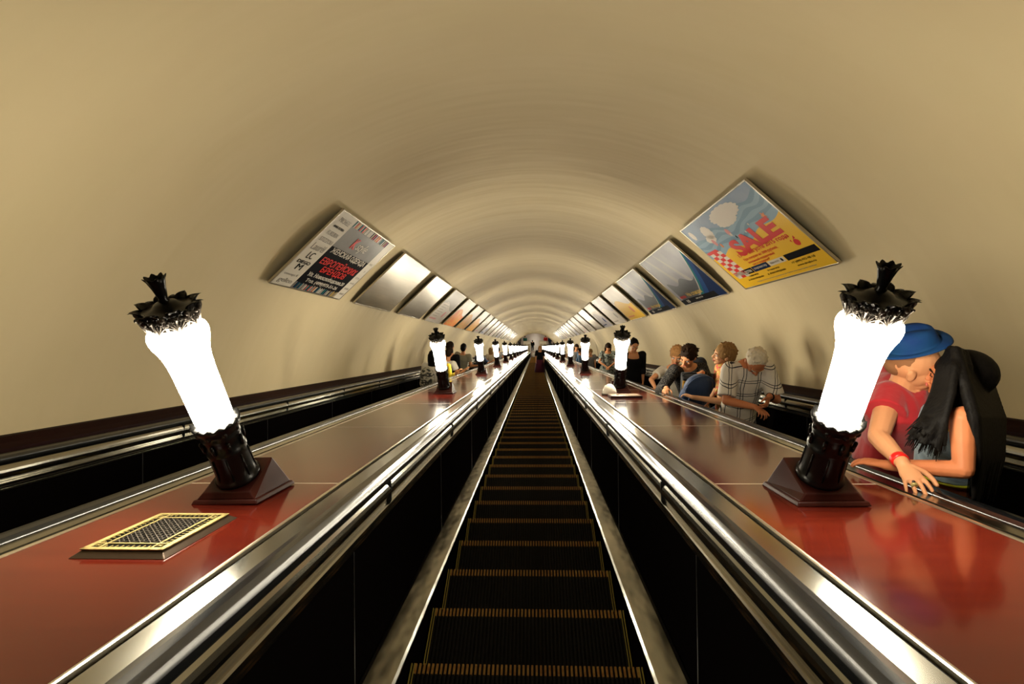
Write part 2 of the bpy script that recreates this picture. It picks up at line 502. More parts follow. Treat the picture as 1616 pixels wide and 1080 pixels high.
# ================================================================== VENT, PANEL AND BOWL ON THE DECKS
def vent():
    root = empty('vent_grille', W(-1.082, 1.52, .7705), slope=True)
    tag(root, 'brass lattice vent grille with dark rim on the red deck', 'vent')
    w, l = .136, .172
    r = MB()
    r.hexa([(-w, -l, 0), (w, -l, 0), (w, l, 0), (-w, l, 0)], [(-w + .022, -l + .022, .016), (w - .022, -l + .022, .016), (w - .022, l - .022, .016), (-w + .022, l - .022, .016)])
    r.build('rim', M['bronze'], root, bevel=.002)
    a, b2 = w - .018, l - .018
    p = MB()
    p.box((0, 0, .0162), (2 * a - .01, 2 * b2 - .01, .0012), 1)
    z, h = .0185, .003
    def bar(x0, x1, y0, y1): p.box(((x0 + x1) / 2, (y0 + y1) / 2, z), (x1 - x0, y1 - y0, h))
    for q in (-1, 1):
        bar(*sorted((q * a, q * (a - .016))), -b2, b2); bar(-a, a, *sorted((q * b2, q * (b2 - .016))))
        bar(*sorted((q * (a - .040), q * (a - .046))), -b2, b2); bar(-a, a, *sorted((q * (b2 - .042), q * (b2 - .048))))
        for i in range(9):
            x = -a + .055 + i * (2 * a - .11) / 8; bar(x - .0012, x + .0012, *sorted((q * (b2 - .016), q * (b2 - .030))))
        for i in range(13):
            y = -b2 + .055 + i * (2 * b2 - .11) / 12; bar(*sorted((q * (a - .016), q * (a - .030))), y - .0012, y + .0012)
        for e in (-1, 1):
            p.box((q * (a - .029), e * (b2 - .030), z), (.014, .003, h), 0, Matrix.Rotation(.7, 3, 'Z'))
            p.box((q * (a - .029), e * (b2 - .030), z), (.014, .003, h), 0, Matrix.Rotation(-.7, 3, 'Z'))
    ia, ib = a - .046, b2 - .048
    for sg in (-1, 1):
        c = -(ia + ib)
        while c < ia + ib:
            pts = []
            x = -ia
            ya, yb = sg * -ia + c, sg * ia + c
            x0, x1 = -ia, ia
            lo, hi = (-ib - c) * sg, (ib - c) * sg
            x0, x1 = max(-ia, min(lo, hi)), min(ia, max(lo, hi))
            if x1 - x0 > .004:
                y0, y1 = sg * x0 + c, sg * x1 + c
                L = math.hypot(x1 - x0, y1 - y0)
                p.box(((x0 + x1) / 2, (y0 + y1) / 2, z - .0003 * sg), (L, .0027, h - .0008), 2, Matrix.Rotation(math.atan2(y1 - y0, x1 - x0), 3, 'Z'))
            c += .030
    n = 0
    y = -ib
    for iy in range(-9, 10):
        for ix in range(-7, 8):
            if (ix + iy) % 2 == 0: continue
            x, y = ix * .015, iy * .015
            if abs(x) < ia - .003 and abs(y) < ib - .003: p.ellip((x, y, z + .0006), (.0036, .0036, .0022), m=2, nu=8, nv=4)
    p.build('grille_plate', [M['brass'], M['black'], M['pewter']], root)
vent()
mb = MB(); mb.box((0, 0, .011), (.34, .26, .022), 0); mb.box((0, 0, .0235), (.31, .23, .004), 1)
tag(mb.build('access_panel', [M['lamp_base'], mat('pale_panel_top', (.55, .42, .30), .25, coat=.5)], slope=True, loc=W(1.03, 5.74, .7715), bevel=.002),
    'flat wooden panel lying at the foot of the lamp by the woman in black', 'panel')
mb = MB()
mb.lathe([(0, .0), (.075, 0), (.082, .012), (.079, .04), (.068, .075), (.048, .105), (.022, .122), (0, .126)], 28)
mb.lathe([(.086, 0), (.094, .004), (.094, .014), (.080, .016)], 28, 1)
tag(mb.build('white_dome', [mat('white_glossy_enamel', (.85, .82, .72), .15, coat=.5), M['pewter']], slope=True, loc=W(.905, 6.02, .7715)),
    'small white dome-shaped cover on the deck behind the lamp by the woman in black', 'cover')

# ================================================================== POSTERS
FONT_OBJS = []
def text_mesh(s, bold=False, shear=0.0, space=1.0):
    cu = bpy.data.curves.new('lettering', 'FONT')
    cu.body = s; cu.size = 1; cu.align_x = 'CENTER'; cu.align_y = 'CENTER'; cu.shear = shear; cu.space_character = space
    cu.extrude = .01; cu.resolution_u = 3
    if bold: cu.offset = .018 if bold is True else bold
    ob = bpy.data.objects.new('lettering', cu)
    COL.objects.link(ob)
    bpy.context.view_layer.update()
    me = bpy.data.meshes.new_from_object(ob.evaluated_get(bpy.context.evaluated_depsgraph_get()))
    bpy.data.objects.remove(ob); bpy.data.curves.remove(cu)
    return me
def lettering(s, u, v, w, h, m, parent, z=.004, bold=False, shear=0.0, rot=0.0, label=None):
    """fits the words into a w x h box centred on (u, v) of the sheet"""
    me = text_mesh(s, bold, shear)
    xs = [q.co.x for q in me.vertices]; ys = [q.co.y for q in me.vertices]
    cx, cy, dx, dy = (min(xs) + max(xs)) / 2, (min(ys) + max(ys)) / 2, max(xs) - min(xs), max(ys) - min(ys)
    ca, sa = math.cos(rot), math.sin(rot)
    for q in me.vertices:
        x, y = (q.co.x - cx) * w / dx, (q.co.y - cy) * h / dy
        q.co = (x * ca - y * sa, x * sa + y * ca, q.co.z * .05)
    me.materials.clear(); me.materials.append(m)
    me.name = 'lettering'
    return link('lettering', me, parent, loc=(u, v, z), label=label)
def poly(mb, pts, z, m):
    """flat printed shape: fan around its centre"""
    cx = sum(p[0] for p in pts) / len(pts); cy = sum(p[1] for p in pts) / len(pts)
    vs = [(cx, cy, z)] + [(p[0], p[1], z) for p in pts]
    n = len(pts)
    mb.add(vs, [(0, i + 1, (i + 1) % n + 1) for i in range(n)], m)
def rect(mb, u0, v0, u1, v1, z, m): poly(mb, [(u0, v0), (u1, v0), (u1, v1), (u0, v1)], z, m)
def band(mb, lo, hi, u0, u1, z, m, n=40):
    vs, fs = [], []
    for i in range(n + 1):
        u = u0 + (u1 - u0) * i / n
        vs += [(u, lo(u), z), (u, hi(u), z)]
        if i: fs.append((2 * i - 2, 2 * i, 2 * i + 1, 2 * i - 1))
    mb.add(vs, fs, m)
def ink(name, col, col2=None, rough=.35): return mat(name, col, .42, spec=.2, coat=.04, coat_rough=.2, noise=((3, 3, 3), col2, .25) if col2 else None)
def ink0(name, col): return mat(name, col, .6, spec=.03)
INK = dict(white=ink('ink_white', (.62, .58, .50)), black=ink0('ink_black', (.004, .004, .006)), red=ink('ink_red', (.62, .02, .015)), yellow=ink('ink_yellow', (.80, .48, .02)),
           sea=ink('ink_sea_blue', (.13, .25, .36)), sea2=ink('ink_pale_blue', (.22, .36, .48)), sky=ink('ink_sky', (.16, .27, .42), (.27, .34, .47)), navy=ink0('ink_navy', (.008, .02, .07)),
           teal=ink0('ink_teal', (.015, .13, .15)), cloud=ink('ink_cloud', (.66, .62, .56)), grey=ink('ink_grey', (.10, .095, .095), (.20, .19, .18)), haze=ink('ink_haze', (.30, .29, .29), (.40, .38, .36)), dusk=ink('ink_dusk', (.20, .21, .26), (.30, .30, .33)), mid=ink('ink_mid_grey', (.30, .28, .25)),
           orange=ink('ink_orange', (.70, .22, .06)), gold=ink('ink_gold', (.62, .42, .10)), green=ink('ink_green', (.10, .30, .14)), lilac=ink('ink_lilac', (.33, .32, .38), (.48, .46, .50)),
           pale=ink('ink_pale', (.55, .50, .44), (.62, .58, .52)), pink=ink('ink_pink', (.60, .25, .25)), redflame=ink('ink_flame', (.70, .10, .02), (.75, .40, .06)), blue=ink0('ink_blue', (.015, .055, .17)), amber=ink('ink_amber', (.75, .45, .06), (.60, .20, .05)))
PH = 1.0
def poster_root(sd, s0, L, label):
    bx, bn, tx, tn = 2.45, 1.331 + .63, 1.72, 1.331 + 1.31
    v = Vector((-sd * (bx - tx), 0, tn - bn)).normalized()
    u = Vector((0, -sd, 0)) if sd > 0 else Vector((0, 1, 0))
    w = u.cross(v)
    org = Vector((sd * bx, s0 + (L if sd > 0 else 0), bn))
    o = empty('poster')
    R = SLOPE_M @ Matrix((u, v, w)).transposed()
    m4 = R.to_4x4(); m4.translation = W(*org)
    o.matrix_world = m4
    o.rotation_mode = 'XYZ'
    tag(o, label, 'poster', 'advertising boards along the %s of the vault' % ('right' if sd > 0 else 'left'))
    return o
def poster_board(root, L):
    f = MB(); t = .016
    f.box((L / 2, t / 2, -.008), (L, t, .024)); f.box((L / 2, PH - t / 2, -.008), (L, t, .024))
    f.box((t / 2, PH / 2, -.008), (t, PH - 2 * t, .024)); f.box((L - t / 2, PH / 2, -.008), (t, PH - 2 * t, .024))
    f.build('frame', M['frame'], root, bevel=.002)
    b = MB(); b.box((L / 2, PH / 2, -.018), (L - .012, PH - .012, .012))
    for q in (.2, .8): b.box((L * q, PH * .5, -.034), (.05, .3, .034))
    b.build('backing', M['back'], root)
def sheet(mb, mats, root): return mb.build('sheet', [INK[k] for k in mats], root)
E = .02
def poster_fashion(root, L):
    poster_board(root, L)
    mb = MB(); m = ['white', 'black', 'grey', 'red', 'gold', 'teal', 'mid', 'navy']
    c0, c1 = .40 * L / 1.75, L - .22
    rect(mb, E - .01, E - .01, c0, PH - E + .01, 0, 0)
    rect(mb, c1, E - .01, L - E + .01, PH - E + .01, 0, 0)
    rect(mb, c0, E - .01, c1, .62, 0, 1); rect(mb, c0, .62, c1, PH - E + .01, 0, 2)
    rnd = random.Random(4)
    for (v0, v1) in ((E, .105), (.90, PH - E)):
        u = c0 + .01
        while u < c1 - .02:
            w = rnd.uniform(.008, .026)
            rect(mb, u, v0, u + w, v1 - rnd.uniform(0, .02) * (v0 < .5), .001, rnd.choice([0, 3, 4, 5, 6, 7, 6, 0])); u += w + rnd.uniform(.004, .016)
    sheet(mb, m, root)
    cc = (c0 + c1) / 2
    lettering('K', cc - .17, .755, .11, .14, INK['red'], root, bold=True)
    lettering('style', cc + .06, .74, .30, .15, INK['white'], root, shear=.3)
    lettering('ЖЕНСКАЯ ОДЕЖДА', cc, .575, 1.00, .085, INK['white'], root, bold=True)
    lettering('ЕВРОПЕЙСКИХ', cc, .445, 1.00, .115, INK['red'], root, bold=True)
    lettering('БРЕНДОВ', cc, .325, .66, .10, INK['red'], root, bold=True)
    lettering('Ул. Новослободская,20', cc, .228, .98, .066, INK['white'], root, bold=True)
    lettering('Тел. (499)973-51-26', cc, .145, .84, .062, INK['white'], root, bold=True)
    for (t, v, h, w, b) in (('MICHELE', .90, .055, .24, 0), ('ANNA ROVERA', .815, .028, .25, 1), ('FUKURIN', .73, .05, .24, 0), ('STIZZOLI', .64, .05, .28, 0), ('Laurèl', .54, .085, .27, 0),
                            ('LC', .43, .085, .12, 0), ('DIEGO', .335, .04, .26, 1), ('M', .27, .075, .11, 0), ('concept K', .16, .04, .28, 0), ('gelco', .075, .075, .27, 0)):
        lettering(t, c0 / 2 + .01, v, w * L / 1.75, h, INK['black'] if b or t in ('LC', 'M') else INK['mid'], root, bold=bool(b))
    for (t, v, w) in (('MARC', .62, .10), ('J', .50, .04), ('ETON', .38, .12), ('marlis', .29, .12), ('SAVARIN', .19, .13), ('MANZ', .10, .12)):
        lettering(t, (c1 + L) / 2 - .01, v, w, .03, INK['mid'], root)
def poster_sale(root, L):
    poster_board(root, L)
    mb = MB(); m = ['sky', 'sea', 'sea2', 'yellow', 'cloud', 'red', 'black', 'navy', 'white', 'pink', 'orange', 'lilac']
    e = E - .01
    rect(mb, e, e, L - e, PH - e, 0, 0)
    shore = lambda u: .50 + .03 * math.sin(u * 9 + 2.1) + .035 * math.sin(u * 3.3 + 1.0) + .18 * (u / L - .3)
    for i in range(6):
        f = lambda u, i=i: shore(u) + .02 + .042 * i + .012 * math.sin(u * 16 + i)
        band(mb, lambda u: shore(u) - .02, lambda u, i=i: f(u) + .05, e, L - e, .0012 - .00015 * i, 1 if i % 2 else 2)
    band(mb, lambda u: e, shore, e, L - e, .0016, 3)
    def cloud(cu, cv, ru, rv, n, ph, mi=4, z=.0020):
        pts = []
        for i in range(120):
            t = 2 * math.pi * i / 120
            k = 1 + .10 * abs(math.sin(n * t / 2 + ph))
            pts.append((cu + ru * k * math.cos(t), cv + rv * k * math.sin(t)))
        poly(mb, pts, z, mi)
    cloud(L * .60, .87, .30, .085, 17, .3); cloud(L * .57, .80, .20, .06, 13, 1, 4, .0030)
    cloud(L * .27, .80, .10, .085, 11, 0); cloud(L * .24, .72, .11, .05, 9, .6)
    cloud(.14, .86, .05, .06, 8, .2)
    cloud(L * .235, .665, .035, .045, 5, .2, 9, .0024); cloud(L * .275, .60, .02, .028, 4, .2, 10, .0025)   # swimmer
    cloud(L * .47, .69, .035, .045, 5, .2, 9, .0024); cloud(L * .475, .655, .02, .018, 4, .2, 8, .0025); cloud(L * .50, .61, .012, .018, 4, .2, 6, .0025)
    cloud(L * .62, .61, .012, .012, 4, .2, 8, .0025); cloud(L * .70, .66, .012, .012, 4, .2, 8, .0025)
    star = [(L * .87 + (.045 if i % 2 else .02) * math.cos(i * math.pi / 5), .66 + (.045 if i % 2 else .02) * math.sin(i * math.pi / 5)) for i in range(10)]
    poly(mb, star, .0025, 10)
    # striped beach bed
    for r in range(9):
        for c in range(3):
            u0, v0 = .06 + .10 * c + .006 * r, .56 - .045 * r
            poly(mb, [(u0, v0), (u0 + .10, v0), (u0 + .106, v0 - .045), (u0 + .006, v0 - .045)], .0022, 5 if (r + c) % 2 else 8)
    poly(mb, [(.02, .60), (.30, .60), (.33, .56), (.03, .56)], .0024, 5)
    # red fruit emblem
    au, av = L - .20, .315
    poly(mb, [(au + .042 * math.cos(t * .3) * (1 + .12 * math.sin(2 * t * .3)), av + .036 * math.sin(t * .3)) for t in range(21)], .0024, 5)
    poly(mb, [(au - .01, av + .035), (au + .03, av + .075), (au + .035, av + .045)], .0024, 5)
    poly(mb, [(au - .07, av + .035), (au - .045, av + .045), (au - .05, av + .01)], .0024, 5)
    # shop strip
    rect(mb, .10, .185, .34, .235, .0022, 8)
    rect(mb, .34, .175, .56, .245, .0022, 6); rect(mb, .57, .175, .92, .245, .0022, 7); rect(mb, .93, .18, 1.24, .24, .0022, 8); rect(mb, 1.26, .175, L - .04, .245, .0022, 6)
    ring = [(1.19 + .02 * math.cos(t * .5), .21 + .02 * math.sin(t * .5)) for t in range(12)]
    poly(mb, ring, .003, 6)
    sheet(mb, m, root)
    lettering('SALE', L * .615, .52, .98, .21, INK['red'], root, bold=.045, rot=.06)
    lettering('17-23 августа 2015 года', L * .60, .405, 1.02, .058, INK['red'], root, bold=True)
    lettering('При покупке на 3000 рублей,', L * .53, .345, .72, .040, INK['red'], root)
    lettering('маленький подарочный', L * .50, .30, .56, .036, INK['red'], root)
    lettering('чек в подарок!*', L * .47, .262, .38, .034, INK['red'], root)
    lettering("O'STIN", .45, .21, .16, .036, INK['white'], root, bold=True)
    lettering('спортмастер', .745, .21, .28, .030, INK['white'], root)
    lettering('TERRA NOVA', 1.05, .21, .18, .022, INK['mid'], root)
    lettering('+7 (499) 972-98-18', 1.46, .140, .38, .030, INK['black'], root)
    lettering('www.drujba.ru', 1.46, .098, .30, .028, INK['black'], root)
    lettering('станция метро', .48, .145, .22, .024, INK['black'], root); lettering('м. «Новослободская»', .46, .105, .36, .028, INK['black'], root)
    lettering('От станции метро', .92, .145, .24, .024, INK['black'], root); lettering('м. «Новослободская»', .92, .105, .36, .028, INK['black'], root)
    lettering('*Подробности акции узнавайте на сайте и в торговом центре', .98, .055, 1.15, .016, INK['mid'], root)
def city_mat():
    m, nt, b = new_mat('printed_night_city')
    b.inputs['Roughness'].default_value = .4; b.inputs['Coat Weight'].default_value = .12; b.inputs['Coat Roughness'].default_value = .1
    tc = nt.nodes.new('ShaderNodeTexCoord'); v = nt.nodes.new('ShaderNodeTexVoronoi'); v.inputs['Scale'].default_value = 34
    nt.links.new(tc.outputs['Object'], v.inputs['Vector'])
    r = nt.nodes.new('ShaderNodeValToRGB'); cr = r.color_ramp
    cr.elements[0].color = (.30, .32, .26, 1); cr.elements[0].position = .05
    cr.elements[1].color = (.008, .018, .035, 1); cr.elements[1].position = .18
    nt.links.new(v.outputs['Distance'], r.inputs[0]); nt.links.new(r.outputs[0], b.inputs['Base Color'])
    return m
INK['city'] = city_mat()
def poster_city(root, L):
    poster_board(root, L)
    mb = MB(); m = ['dusk', 'dusk', 'blue', 'teal', 'city', 'black', 'haze', 'navy', 'red']
    e = E - .01
    rect(mb, e, e, L - e, PH - e, 0, 0)
    # beams of light fanning out over the sky
    for i, (a, w) in enumerate(((.15, .03), (.35, .05), (.55, .03), (.8, .04), (1.0, .02))):
        poly(mb, [(a, PH - e), (a + w, PH - e), (a + w * 3 + .35, .35), (a + .33, .35)], .0008, 6 if i % 2 else 1)
    arc = lambda k: (lambda u: max(e, min(PH - e, .09 + k + .78 * max(0, (u - .9) / (L - .9)) ** 1.6)))
    band(mb, lambda u: e, lambda u: .42 + .05 * math.sin(9 * u) * (u < 1.4), .15, L - e, .0014, 4)
    band(mb, arc(-.02), arc(.03), .9, L - e, .0017, 6); band(mb, lambda u: e, arc(.0), .9, L - e, .0018, 3)
    band(mb, lambda u: e, arc(-.07), .95, L - e, .0019, 2); band(mb, lambda u: e, arc(-.22), 1.1, L - e, .0020, 7)
    rect(mb, e, e, L - .3, .115, .0024, 5)
    sheet(mb, m, root)
    lettering('МОСКВА', .28, .165, .28, .05, INK['red'], root, bold=True)
    lettering('На спицах', .85, .175, .66, .085, INK['gold'], root, bold=True)
    lettering('10', .32, .07, .12, .06, INK['white'], root, bold=True)
    lettering('августа', .85, .075, .3, .03, INK['white'], root)
def poster_plain(kind):
    def f(root, L):
        poster_board(root, L)
        mb = MB(); e = E - .01
        if kind == 'metal':
            mb.box((L / 2, PH / 2, -.002), (L - 2 * e, PH - 2 * e, .006))
            mb.build('sheet', M['blank'], root); return
        pal = {'letter': ('pale', 'mid', 'pink'), 'flame': ('redflame', 'pale', 'amber'), 'gold': ('amber', 'pale', 'gold'), 'lilac': ('lilac', 'pale', 'blue'), 'yellow': ('yellow', 'pale', 'orange'), 'pale': ('pale', 'lilac', 'mid')}[kind]
        rect(mb, e, e, L - e, PH - e, 0, 0)
        band(mb, lambda u: .55 + .1 * math.sin(3 * u), lambda u: PH - e, e, L - e, .001, 1)
        if kind == 'letter':
            for i in range(7): rect(mb, .2, .2 + .07 * i, .2 + .5 + .1 * (i % 3), .215 + .07 * i, .002, 1)
        poly(mb, [(L * .7 + .12 * math.cos(t * .35), .3 + .1 * math.sin(t * .35)) for t in range(18)], .002, 2)
        rect(mb, .15, .10, L * .5, .14, .002, 2)
        mb.build('sheet', [INK[k] for k in pal], root)
    return f
PL = ['metal', 'metal', 'letter', 'flame', 'gold', 'amber_', 'letter', 'lilac', 'pale', 'letter', 'pale', 'lilac', 'pale', 'metal', 'pale', 'letter', 'pale', 'metal', 'pale', 'pale']
PR = ['city', 'city', 'yellow', 'pale', 'lilac', 'metal', 'pale', 'letter', 'pale', 'lilac', 'pale', 'metal', 'pale', 'letter', 'pale', 'lilac', 'metal', 'pale']
desc = {'metal': 'blank shiny metal board', 'letter': 'pale board with rows of text', 'flame': 'board printed red and orange', 'gold': 'board printed amber and pale', 'amber_': 'board printed amber and pale',
        'lilac': 'lilac-grey board with a blue spot', 'yellow': 'yellow board', 'pale': 'pale washed-out board', 'city': 'night city poster with a blue arc'}
poster_fashion(poster_root(-1, 4.75, 1.75, 'poster of white Cyrillic words on black and a column of fashion labels'), 1.75)
for i, k in enumerate(PL):
    lb = desc[k] + ', %s in the left row from the viewer' % words[i + 1] if i + 1 < 16 else desc[k] + ', %s from the far end of the left row' % ['fifth', 'fourth', 'third', 'second', 'first'][i - 15]
    poster_plain('gold' if k == 'amber_' else k)(poster_root(-1, 4.75 + 2.27 * (i + 1), 1.75, lb), 1.75)
poster_sale(poster_root(1, 4.15, 1.82, 'yellow and sea-blue poster with a big red word SALE'), 1.82)
for i, k in enumerate(PR):
    lb = desc[k] + ', %s in the right row from the viewer' % words[i + 1] if i + 1 < 16 else desc[k] + ', %s from the far end of the right row' % ['third', 'second', 'first'][i - 15]
    r = poster_root(1, 4.13 + 2.35 * (i + 1), 1.82, lb)
    poster_city(r, 1.82) if k == 'city' else poster_plain(k)(r, 1.82)
# ================================================================== HALL AT THE FOOT
M['hall_glow'] = emit('added_hall_glow', (1, .9, .7, 1), 230)
for i, (x, y) in enumerate(((-4, 5), (4, 5), (0, 12))):  # globes added out of view above the hall to brighten it
    mb = MB(); mb.ellip((0, 0, 0), (.22, .22, .22)); mb.tube([(0, 0, .2), (0, 0, .8)], [.02, .02], m=1, round_ends=False)
    tag(mb.build('added_hall_light', [M['hall_glow'], M['iron']], loc=(x, yf + y, zf + 4.6)), 'unseen glowing globe added to light the hall at the foot of the flights', 'lamp', 'added lights in the lower hall')
for sd, lb in ((-1, 'white panelled end cabinet closing the far end of the left deck'), (1, 'white panelled end cabinet closing the far end of the right deck')):
    r = empty('end_cabinet', (sd * 1.09, yf + .9, zf)); tag(r, lb, 'cabinet')
    mb = MB(); mb.box((0, 0, .95), (1.0, .5, 1.9)); mb.build('body', M['white_paint'], r, bevel=.02)
    mb = MB()
    for x0 in (-.25, .25): mb.box((x0, -.252, 1.0), (.40, .01, 1.5))
    mb.build('door', M['hall_wall'], r)
mb = MB(); mb.box((0, yf + 5, zf + .004), (1.7, 9, .008))
tag(mb.build('floor_runner', mat('brown_floor_strip', (.26, .17, .12), .35), slope=False), 'brown strip of floor straight ahead in the lower hall', 'floor strip')

# ================================================================== PEOPLE
def smooth_mesh(mb, name, mats, parent, voxel, it=2, fac=.6):
    """joins the overlapping pieces into one continuous skin"""
    me = bpy.data.meshes.new(name)
    me.from_pydata(mb.v, [], mb.f); me.update()
    o = bpy.data.objects.new(name, me); COL.objects.link(o)
    r = o.modifiers.new('r', 'REMESH'); r.mode = 'VOXEL'; r.voxel_size = voxel; r.use_smooth_shade = True
    s = o.modifiers.new('s', 'SMOOTH'); s.iterations = it; s.factor = fac
    bpy.context.view_layer.update()
    out = bpy.data.meshes.new_from_object(o.evaluated_get(bpy.context.evaluated_depsgraph_get()))
    bpy.data.objects.remove(o); bpy.data.meshes.remove(me)
    out.name = name
    out.materials.clear()
    for k in (mats if isinstance(mats, (list, tuple)) else [mats]): out.materials.append(k)
    out.polygons.foreach_set('material_index', [0] * len(out.polygons))
    out.polygons.foreach_set('use_smooth', [True] * len(out.polygons))
    return link(name, out, parent)
def ik(a, b, l1, l2, hint):
    a, b = Vector(a), Vector(b)
    d = b - a
    L = min(max(d.length, abs(l1 - l2) + .01), l1 + l2 - .004)
    u = d.normalized()
    h = Vector(hint) - a; h = h - u * h.dot(u)
    if h.length < 1e-4: h = u.orthogonal()
    h.normalize()
    k = (l1 * l1 - l2 * l2 + L * L) / (2 * L)
    return a + u * k + h * math.sqrt(max(l1 * l1 - k * k, 0)), a + u * L
def hand(mb, wrist, d, back, thumb_side, curl=.5, spread=.14, s=1.0):
    """palm with five separate bent fingers. d: towards the fingers, back: out of the back of the hand"""
    d = Vector(d).normalized(); b = Vector(back); b = (b - d * b.dot(d)).normalized(); w = d.cross(b) * thumb_side
    o = Vector(wrist)
    mb.tube([o - d * .02 * s, o + d * .02 * s, o + d * .05 * s, o + d * .085 * s], [(.026 * s, .020 * s), (.030 * s, .016 * s), (.038 * s, .0155 * s), (.037 * s, .012 * s)], n=12, flat=w)
    for i, (off, L, r) in enumerate(((.029, .068, .0088), (.0095, .078, .0092), (-.0105, .072, .0088), (-.029, .056, .0078))):
        base = o + d * (.080 - .006 * abs(i - 1)) * s + w * off * s
        dd = (d + w * spread * (1.3 - i)).normalized()
        pts, rad, p = [base - dd * .02 * s], [r * s], base
        pts.append(p); rad.append(r * s)
        ang = 0
        for j, fr in enumerate((.45, .31, .24)):
            ang += curl * (.45, .75, .6)[j] * (1 + .12 * i)
            p = p + (dd * math.cos(ang) - b * math.sin(ang)) * L * fr * s
            pts.append(p); rad.append(r * s * (.95, .86, .74)[j])
        mb.tube(pts, rad, n=8)
    t0 = o + d * .022 * s + w * .024 * s
    t1 = t0 + (d * .55 + w * .75 - b * .25).normalized() * .040 * s
    t2 = t1 + (d * .85 + w * .38 - b * .3).normalized() * .032 * s
    t3 = t2 + (d * .95 + w * .12 - b * .35).normalized() * .026 * s
    mb.tube([t0, t1, t2, t3], [.0135 * s, .0115 * s, .0100 * s, .0085 * s], n=8)
def head_matrix(yaw, pitch, roll):
    """pitch > 0 bows the head; yaw > 0 turns to the figure's left"""
    return Matrix.Rotation(yaw, 3, 'Z') @ Matrix.Rotation(-pitch, 3, 'X') @ Matrix.Rotation(roll, 3, 'Y')
SKIN = mat('skin', (.48, .21, .095), .55, spec=.22, noise=((9, 9, 9), (.54, .25, .12), .25))
SKIN_T = mat('tanned_skin', (.40, .14, .06), .55, spec=.22, noise=((9, 9, 9), (.48, .18, .08), .25))
SKIN_P = mat('pale_skin', (.58, .31, .17), .55, spec=.22)
LIP = mat('lips', (.45, .10, .07), .45)
EYE_W = mat('eye_white', (.65, .6, .55), .25); EYE_D = mat('dark_iris', (.02, .012, .008), .2)
def hair_mat(name, c, c2): return mat(name, c, .62, spec=.07, noise=((70, 70, 12), c2, .2), bump=((160, 160, 20), .5, .003))
HB, HD, HG = hair_mat('black_hair', (.0025, .002, .002), (.006, .005, .004)), hair_mat('dark_brown_hair', (.009, .005, .003), (.02, .010, .005)), hair_mat('grey_hair', (.50, .44, .34), (.62, .55, .43))
HF, HL = hair_mat('ginger_blond_hair', (.36, .19, .07), (.22, .10, .035)), hair_mat('light_brown_hair', (.26, .15, .06), (.16, .09, .035))
def add_head(mb, c, R, s=1.0, ears=True, face=True):
    def P(x, y, z): return Vector(c) + R @ (Vector((x, y, z)) * s)
    def E(p, r, nu=20, nv=14): mb.ellip(P(*p), tuple(q * s for q in r), R, nu=nu, nv=nv)
    E((0, -.010, .028), (.074, .094, .090))
    E((0, .018, -.020), (.064, .070, .075))
    E((0, .038, -.062), (.047, .046, .044))
    E((0, .062, -.094), (.023, .020, .018), 12, 8)
    if face:
        mb.tube([P(-.040, .070, .030), P(0, .083, .027), P(.040, .070, .030)], [.011 * s, .013 * s, .011 * s], n=8)
        mb.tube([P(0, .084, .018), P(0, .096, -.006), P(0, .105, -.026)], [.008 * s, .010 * s, .0125 * s], n=8)
        for q in (-1, 1):
            E((q * .011, .093, -.030), (.009, .010, .008), 10, 6)
            E((q * .040, .062, -.020), (.022, .020, .020), 12, 8)
        E((0, .084, -.052), (.022, .010, .0065), 12, 8)
        E((0, .082, -.064), (.020, .011, .0080), 12, 8)
    if ears:
        for q in (-1, 1):
            E((q * .077, -.006, -.004), (.009, .017, .029), 12, 8)
            E((q * .083, -.012, .010), (.006, .014, .018), 10, 6)
    return P, E
def face_parts(c, R, root, s=1.0, closed=False, brow=None, detail=True):
    def P(x, y, z): return Vector(c) + R @ (Vector((x, y, z)) * s)
    for q in (-1, 1):
        mb = MB()
        if closed:
            mb.tube([P(q * .018, .0865, .006), P(q * .030, .0865, .002), P(q * .044, .078, .006)], [.0022 * s] * 3, n=6)
            mb.build('eyelash', EYE_D, root)
        else:
            mb.ellip(P(q * .031, .074, .006), (.0135 * s, .0125 * s, .0085 * s), R, nu=12, nv=8)
            mb.ellip(P(q * .031, .0835, .006), (.0058 * s, .004 * s, .0062 * s), R, m=1, nu=10, nv=6)
            mb.build('eye', [EYE_W, EYE_D], root)
        if detail:
            mb = MB(); mb.tube([P(q * .016, .0935, .026), P(q * .032, .090, .031), P(q * .048, .075, .027)], [.003 * s, .004 * s, .002 * s], n=6)
            mb.build('eyebrow', brow or HD, root)
    if detail:
        mb = MB()
        mb.tube([P(-.021, .0885, -.056), P(0, .0955, -.054), P(.021, .0885, -.056)], [(.003 * s, .0035 * s)] * 3, n=6)
        mb.tube([P(-.018, .0885, -.062), P(0, .0955, -.063), P(.018, .0885, -.062)], [(.003 * s, .004 * s)] * 3, n=6)
        mb.build('lips', LIP, root)
